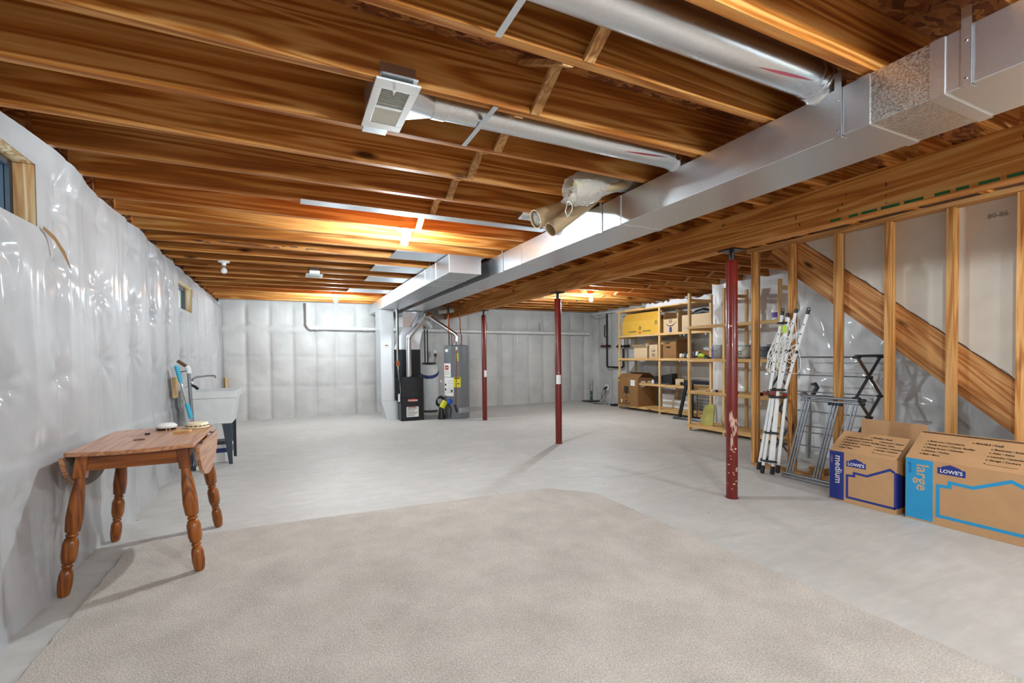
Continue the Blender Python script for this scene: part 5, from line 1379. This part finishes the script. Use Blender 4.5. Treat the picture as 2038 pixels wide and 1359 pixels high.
# ================================================================== MOVING BOXES
def movebox(label, x0, y1, y0, hgt, depth, col, word, sub, flap_z, flap_dx, rear, band, logo, house, fs):
    t = thing('moving_box', (x0 + depth / 2, (y0 + y1) / 2, 0), label, 'box')
    th = 0.004; x1 = x0 + depth
    b = MB(); b.box(x0, x1, y0, y0 + th, 0.001, hgt); b.box(x0, x1, y1 - th, y1, 0.001, hgt); b.box(x0, x0 + th, y0 + th, y1 - th, 0.001, hgt); b.box(x1 - th, x1, y0 + th, y1 - th, 0.001, hgt); b.box(x0 + th, x1 - th, y0 + th, y1 - th, 0.001, 0.005)
    b.build('carton', M['cardboard'], t)
    def flap(q):
        n = (Vector(q[1]) - Vector(q[0])).cross(Vector(q[3]) - Vector(q[0])).normalized() * th
        b = MB(); b.add(list(q) + [tuple(Vector(v) + n) for v in q], [(0, 1, 2, 3), (7, 6, 5, 4), (0, 4, 5, 1), (1, 5, 6, 2), (2, 6, 7, 3), (3, 7, 4, 0)])
        return b.build('flap', M['cardboard'], t)
    fq = [(x0, y0, hgt), (x0, y1, hgt), (x0 + flap_dx, y1, flap_z), (x0 + flap_dx, y0, flap_z)]
    ff = flap(fq)
    if rear[0] == 'up': flap([(x1 - .002, y0, hgt), (x1 - .002, y1, hgt), (x1 + .003, y1, hgt + rear[1]), (x1 + .003, y0, hgt + rear[1])])
    else: flap([(x1, y1, hgt), (x1, y0, hgt), (x1 - flap_dx + .01, y0, flap_z + .012), (x1 - flap_dx + .01, y1, flap_z + .012)])
    # end flap folded in, on the far end
    flap([(x0 + .01, y1, hgt - .002), (x1 - .01, y1, hgt - .002), (x1 - .01, y1 - 0.12, hgt - 0.06), (x0 + .01, y1 - 0.12, hgt - 0.06)])
    X = x0
    b = MB(); plate(b, X, y1 - 0.002, y1 - band, 0.012, hgt - 0.004); bd = b.build('colour_band', M[col], t)
    text(word, fs, (X - 0.0008, y1 - band * 0.42, hgt - 0.035), (0, 0, -1), (0, -1, 0), M['inkw'] if col == 'navy' else M['inktan'], bd, bold=fs * 0.012)
    text(sub, fs * 0.28, (X - 0.0008, y1 - band * 0.13, hgt - 0.035), (0, 0, -1), (0, -1, 0), M['inktan'] if col == 'navy' else M['navy'], bd)
    ya, yb, za, zb = logo
    pk = (ya + yb) / 2 + 0.005
    b = MB(); b.prism([(ya, za), (yb, za), (yb, zb - .004), (yb + .022, zb - .004), (yb + .022, zb + .003), (pk, zb + (zb - za) * .42), (ya - .022, zb + .003), (ya - .022, zb - .004), (ya, zb - .004)], lambda u, v, w: (w, u, v), X - 0.0006, X - 0.0001)
    lo = b.build('store_logo', M['navy'], t)
    text("LOWE'S", (zb - za) * 0.68, (X - 0.0010, (ya + yb) / 2, za + (zb - za) * 0.24), FR, FU, M['inkw'], lo, bold=0.0006, align='CENTER')
    b = MB(); w_ = 0.017 if col == 'navy' else 0.021
    H_ = [Vector(p) for p in house]; vs = []
    for k in range(len(H_)):
        d0 = (H_[k] - H_[k - 1]).normalized() if k else (H_[1] - H_[0]).normalized()
        d1 = (H_[k + 1] - H_[k]).normalized() if k < len(H_) - 1 else d0
        n0, n1 = Vector((-d0.y, d0.x)), Vector((-d1.y, d1.x)); m_ = (n0 + n1).normalized(); m_ = m_ * (w_ / 2 / max(0.35, m_.dot(n0)))
        for sg in (1, -1):
            for xx in (X - .0006, X - .0001): vs.append((xx, H_[k].x + sg * m_.x, H_[k].y + sg * m_.y))
    fq2 = []
    for k in range(len(H_) - 1):
        o = 4 * k
        fq2 += [(o, o + 2, o + 6, o + 4), (o + 1, o + 5, o + 7, o + 3), (o, o + 4, o + 5, o + 1), (o + 2, o + 3, o + 7, o + 6)]
    b.add(vs, fq2)
    b.build('house_outline', M[col], t)
    # checklist on the front flap
    fu = (Vector(fq[3]) - Vector(fq[0])); L_ = fu.length; fu.normalize()
    nn = Vector(FR).cross(fu)
    wd = y1 - y0
    def ft(s_, u, v, size, bold=0.0): 
        o = Vector((x0, y1, hgt)) + Vector(FR) * (u * wd) + fu * (v * L_) + nn * (th * 0 + 0.0012)
        text(s_, size, o, FR, fu, M['ink'], ff, bold=bold)
    s0 = L_ * 0.075
    ft('o FRAGILE / Fragil', 0.47, 0.80, s0, 0.0006)
    for k, s_ in enumerate(('o Bedroom / Dormitorio', 'o Family Room / Cuarto Familiar', 'o Dining Room / Comedor', 'o Kitchen / Cocina', 'o Bath / Bano')): ft(s_, 0.10 , 0.68 - 0.125 * k, s0, 0.0004)
    for k, s_ in enumerate(('o Basement / Sotano', 'o Attic / Atico', 'o Laundry / Lavanderia', 'o Garage / Cochera', 'o ______________')): ft(s_, 0.63, 0.66 - 0.125 * k, s0, 0.0004)
    return t
mbx = movebox('medium moving carton with dark blue band and its rear flap standing up', 3.93, 2.205, 1.768, 0.393, 0.44, 'navy', 'medium', 'mediano', 0.53, 0.20, ('up', 0.22), 0.105, (2.083, 1.952, 0.285, 0.332),
        [(1.768, 0.045), (2.078, 0.045), (2.078, 0.215), (2.03, 0.218), (2.03, 0.243), (1.945, 0.238), (1.80, 0.318), (1.774, 0.303)], 0.068)
b = MB(); b.prism([(3.93, .04), (4.36, .04), (4.36, .16), (3.93, .305)], lambda u, v, w: (u, w, v), 1.7672, 1.7679); b.build('house_side', M['navy'], mbx)
b = MB(); plate(b, 3.93, 1.776, 1.7685, 0.04, 0.305); b.build('house_outline', M['navy'], mbx)
movebox('large moving carton with light blue band at the photo edge', 3.95, 1.718, 1.11, 0.43, 0.42, 'cyan', 'large', 'grande', 0.585, 0.205, ('tent', 0), 0.15, (1.545, 1.405, 0.350, 0.398),
        [(1.128, 0.065), (1.542, 0.065), (1.542, 0.268), (1.482, 0.272), (1.482, 0.302), (1.37, 0.296), (1.20, 0.378), (1.128, 0.345)], 0.095)

# ================================================================== FOLDED ROTARY DRYER
def dryer():
    t = thing('rotary_dryer', (4.26, 2.88, 0), 'folded white rotary clothes dryer with dangling cords leaning on a stud', 'clothes dryer')
    low = [((4.20, 3.005, .03), (4.285, 2.935, .74)), ((4.17, 2.945, .012), (4.27, 2.90, .74)), ((4.21, 2.87, .012), (4.285, 2.865, .74)), ((4.235, 2.835, .03), (4.30, 2.80, .74))]
    for p, q in low:
        b = MB(); b.bar(p, q, 0.026, 0.014, (1, 0, 0)); lg = b.build('leg', M['white'], t, bevel=0.003)
        d = (Vector(q) - Vector(p)).normalized()
        MB().bar(Vector(p) - d * 0.008, Vector(p) + d * 0.07, 0.032, 0.024, (1, 0, 0)).build('foot_cap', M['black'], lg, bevel=0.004)
    for z, yc, w in ((0.13, 2.905, .15), (0.40, 2.90, .13), (0.745, 2.875, .15), (0.815, 2.87, .155)):
        x = 4.19 + z * 0.12
        b = MB(); pts = []
        for i in range(17): a_ = 2 * math.pi * i / 16; pts.append((x + 0.028 * math.cos(a_), yc + w / 2 * math.sin(a_), z + 0.004 * math.sin(2 * a_)))
        b.tube(pts, 0.010, 8); b.build('hub_ring', M['black'], t, smooth=50)
    MB().tube([(4.215, 2.90, .1), (4.30, 2.862, .9), (4.34, 2.80, 1.50)], 0.016, 12).build('mast', M['white'], t, smooth=50)
    ups = [((4.27, 2.935, .80), (4.335, 2.858, 1.54)), ((4.295, 2.87, .80), (4.345, 2.815, 1.52)), ((4.28, 2.85, .80), (4.345, 2.735, 1.55)), ((4.29, 2.80, .80), (4.345, 2.628, 1.53))]
    tips = []
    for k, (p, q) in enumerate(ups):
        b = MB(); b.bar(p, q, 0.024, 0.016, (1, 0, 0)); arm = b.build('arm', M['white'], t, bevel=0.003)
        p, q = Vector(p), Vector(q); d = (q - p).normalized()
        MB().bar(q - d * .01, q + d * .03, 0.028, 0.02, (1, 0, 0)).build('end_cap', M['black'], arm, bevel=0.004)
        if k in (0, 3):
            pts = [q + d * .035 + Vector((0, 0.014 * math.cos(2 * math.pi * i / 12), 0.018 * math.sin(2 * math.pi * i / 12))) for i in range(13)]
            MB().tube(pts, 0.004, 6).build('hook', M['black'], arm, smooth=50)
        hb = MB()
        for f in (.25, .38, .5, .62, .74, .86):
            c = p + (q - p) * f; hb.box(c.x - 0.0098, c.x - 0.0085, c.y - .005, c.y + .005, c.z - .006, c.z + .006)
        hb.build('cord_hole', M['black'], arm)
        MB().bar(p + (q - p) * .5, p + (q - p) * .535, 0.03, 0.026, (1, 0, 0)).build('slider', M['black'], arm, bevel=0.003)
        tips.append((p, q))
    MB().box(4.295, 4.305, 2.795, 2.83, 1.36, 1.43).build('tag', M['lime'], t)
    pts = [(4.30 + .022 * math.cos(2 * math.pi * i / 14), 2.835 + .045 * math.sin(2 * math.pi * i / 14), 1.455) for i in range(15)]
    MB().tube(pts, 0.008, 6).build('hub_ring', M['black'], t, smooth=50)
    rr = random.Random(12)
    for k in range(36):
        p, q = tips[rr.randrange(4)]; p2, q2 = tips[rr.randrange(4)]
        a_ = p + (q - p) * rr.uniform(.55, .95); c = p2 + (q2 - p2) * rr.uniform(.25, .6)
        side = rr.choice((1, 1, -1)); sag = rr.uniform(.05, .2)
        m = (a_ + c) / 2 + Vector((-rr.uniform(0.0, .06), side * sag, -rr.uniform(.0, .12)))
        e = c + Vector((-.02, side * sag * .7, -rr.uniform(.04, .12)))
        def bez(u): return a_ * (1 - u) ** 3 + m * 3 * u * (1 - u) ** 2 + e * 3 * u * u * (1 - u) + c * u ** 3
        pts = []
        for i in range(11):
            v = bez(i / 10); v.x = min(v.x, 4.365); pts.append(v)
        MB().tube(pts, 0.0032, 5).build('cord', M['stringw'], t, smooth=60)
dryer()

# ================================================================== DRYING RACKS
def steel_rack():
    t = thing('drying_frame', (4.25, 2.5, 0), 'folded grey tubular drying frame leaning on the studs behind the medium carton', 'drying rack')
    def at(y, z): return (4.22 + 0.13 * z / 0.76, y - 0.10 * z / 0.76, z)
    for dz in (0.016, 0.045): MB().tube([at(2.79, dz), at(2.26, dz)], 0.011, 10).build('bottom_rail', M['alu'], t, smooth=50)
    for dz in (0.735, 0.765): MB().tube([at(2.78, dz), at(2.30 + (0.02 if dz > .75 else 0), dz)], 0.011, 10).build('top_rail', M['alu'], t, smooth=50)
    for y in (2.75, 2.725, 2.70, 2.51, 2.485, 2.46, 2.385, 2.345, 2.32): MB().tube([at(y, 0.05), at(y, 0.73)], 0.0085 if y not in (2.385,) else 0.005, 8).build('upright', M['alu'], t, smooth=50)
    for z in (0.735, 0.765, 0.016): MB().tube([at(2.30, z), at(2.265, z)], 0.0135, 8).build('end_cap', M['black'], t, smooth=50)
    MB().tube([at(2.54, 0.715), at(2.43, 0.715)], 0.012, 8).build('joint', M['black'], t, smooth=50)
steel_rack()
def scissor():
    t = thing('scissor_airer', (5.0, 2.75, 0), 'tall dark scissor-legged clothes airer standing behind the studs', 'drying rack')
    ya, yb = 2.46, 3.33
    nodes = [(4.8, 1.12), (5.2, 1.12), (5.0, .93), (4.8, .74), (5.2, .74), (5.0, .55), (4.8, .36), (5.2, .36), (5.0, .18)]
    for y in (ya, yb):
        s_ = 0.006 if y == ya else -0.006
        for (p, q) in (((4.8, 1.12), (5.2, .74)), ((4.8, .74), (5.2, .36)), ((4.8, .36), (5.2, 0.008))): MB().bar((p[0], y - s_, p[1]), (q[0], y - s_, q[1]), 0.010, 0.024, (0, 1, 0)).build('link', M['brown'], t)
        for (p, q) in (((5.2, 1.12), (4.8, .74)), ((5.2, .74), (4.8, .36)), ((5.2, .36), (4.8, 0.008))): MB().bar((p[0], y + s_, p[1]), (q[0], y + s_, q[1]), 0.010, 0.024, (0, 1, 0)).build('link', M['darkgrey'], t)
        MB().bar((4.78, y, 1.135), (5.22, y, 1.135), 0.02, 0.02).build('top_link', M['darkgrey'], t)
    for (x, z) in nodes:
        MB().tube([(x, ya - .02, z), (x, yb + .02, z)], 0.006, 8).build('rod', M['alu'], t, smooth=50)
        MB().tube([(x, ya - .03, z), (x, ya + .03, z)], 0.012, 8).build('rod_cap', M['black'], t, smooth=50)
scissor()
t = thing('vacuum_wand', (5.28, 3.2, 0), 'grey curved plastic vacuum wand standing behind the drying frame', 'vacuum wand')
MB().tube([(5.25, 3.17, .001), (5.27, 3.17, .35), (5.28, 3.18, .55), (5.29, 3.20, .66), (5.30, 3.235, .70), (5.30, 3.27, .69)], [0.025, 0.028, 0.03, 0.032, 0.034, 0.03], 14).build('tube', M['tin'], t, smooth=50)
MB().tube([(5.32, 3.16, .70), (5.33, 3.12, .78), (5.33, 3.14, .82), (5.33, 3.18, .815)], [0.022, 0.024, 0.022, 0.014], 10).build('grip', M['darkgrey'], t, smooth=50)
# offcuts behind the plate
for k, (x, y, w, l_) in enumerate(((4.60, 2.70, .14, 'short pine block lying on the floor behind the drying frame'), (4.66, 2.48, .16, 'second pine block lying nearer the medium carton'))):
    tag(MB().box(x, x + .09, y - w / 2, y + w / 2, 0.001, 0.06).build('wood_block', M['pineY'], bevel=0.003), l_, 'wood block', 'offcuts behind the studs')

# ================================================================== SMALL DETAILS
rr = random.Random(21)
for k in range(14):
    x = -0.72 + 1.05 * k / 13 + rr.uniform(-.03, .03); w = rr.uniform(.02, .07); h = rr.uniform(.006, .02); z = HJ + rr.uniform(.006, .035); y = JY[22] - 0.0194
    pts = [(x + w * math.cos(2 * math.pi * i / 9) * rr.uniform(.7, 1.1), z + h * 0.5 * math.sin(2 * math.pi * i / 9) * rr.uniform(.6, 1.2)) for i in range(9)]
    MB().prism(pts, lambda u, v, w_: (u, w_, max(v, HJ + .001)), y - 0.0006, y).build('mould_stain', M['brown'] if k % 3 else M['ink'], ceil)
tag(MB().tube([(4.82, 6.62, 2.243), (4.3, 6.9, 2.2), (3.9, 7.2, 2.19), (3.5, 7.5, 2.235), (3.34, 7.55, 2.245)], 0.006, 8).build('electrical_cable', M['white'], smooth=60), 'white electrical cable sagging from the bulb beyond the girder', 'cable')
t = thing('insulation_tuft', (-1.13, 4.6, 2.25), 'tufts of yellow insulation spilling over the top of the polythene wall', 'insulation', kind='stuff')
b = MB()
for k in range(7):
    y = rr.uniform(5.0, 6.0); y = min(JY, key=lambda q: abs(q - y)) + 0.2 + rr.uniform(-.12, .12)
    r_ = rr.uniform(.025, .05); b.lathe([(0.0, -r_), (r_ * .8, -r_ * .5), (r_, 0), (r_ * .7, r_ * .6), (0, r_ * .9)], (-1.2 + rr.uniform(-.01, .02), y, 2.275 + rr.uniform(-.01, .02)), 7)
b.build('tuft', M['insul'], t, smooth=60)
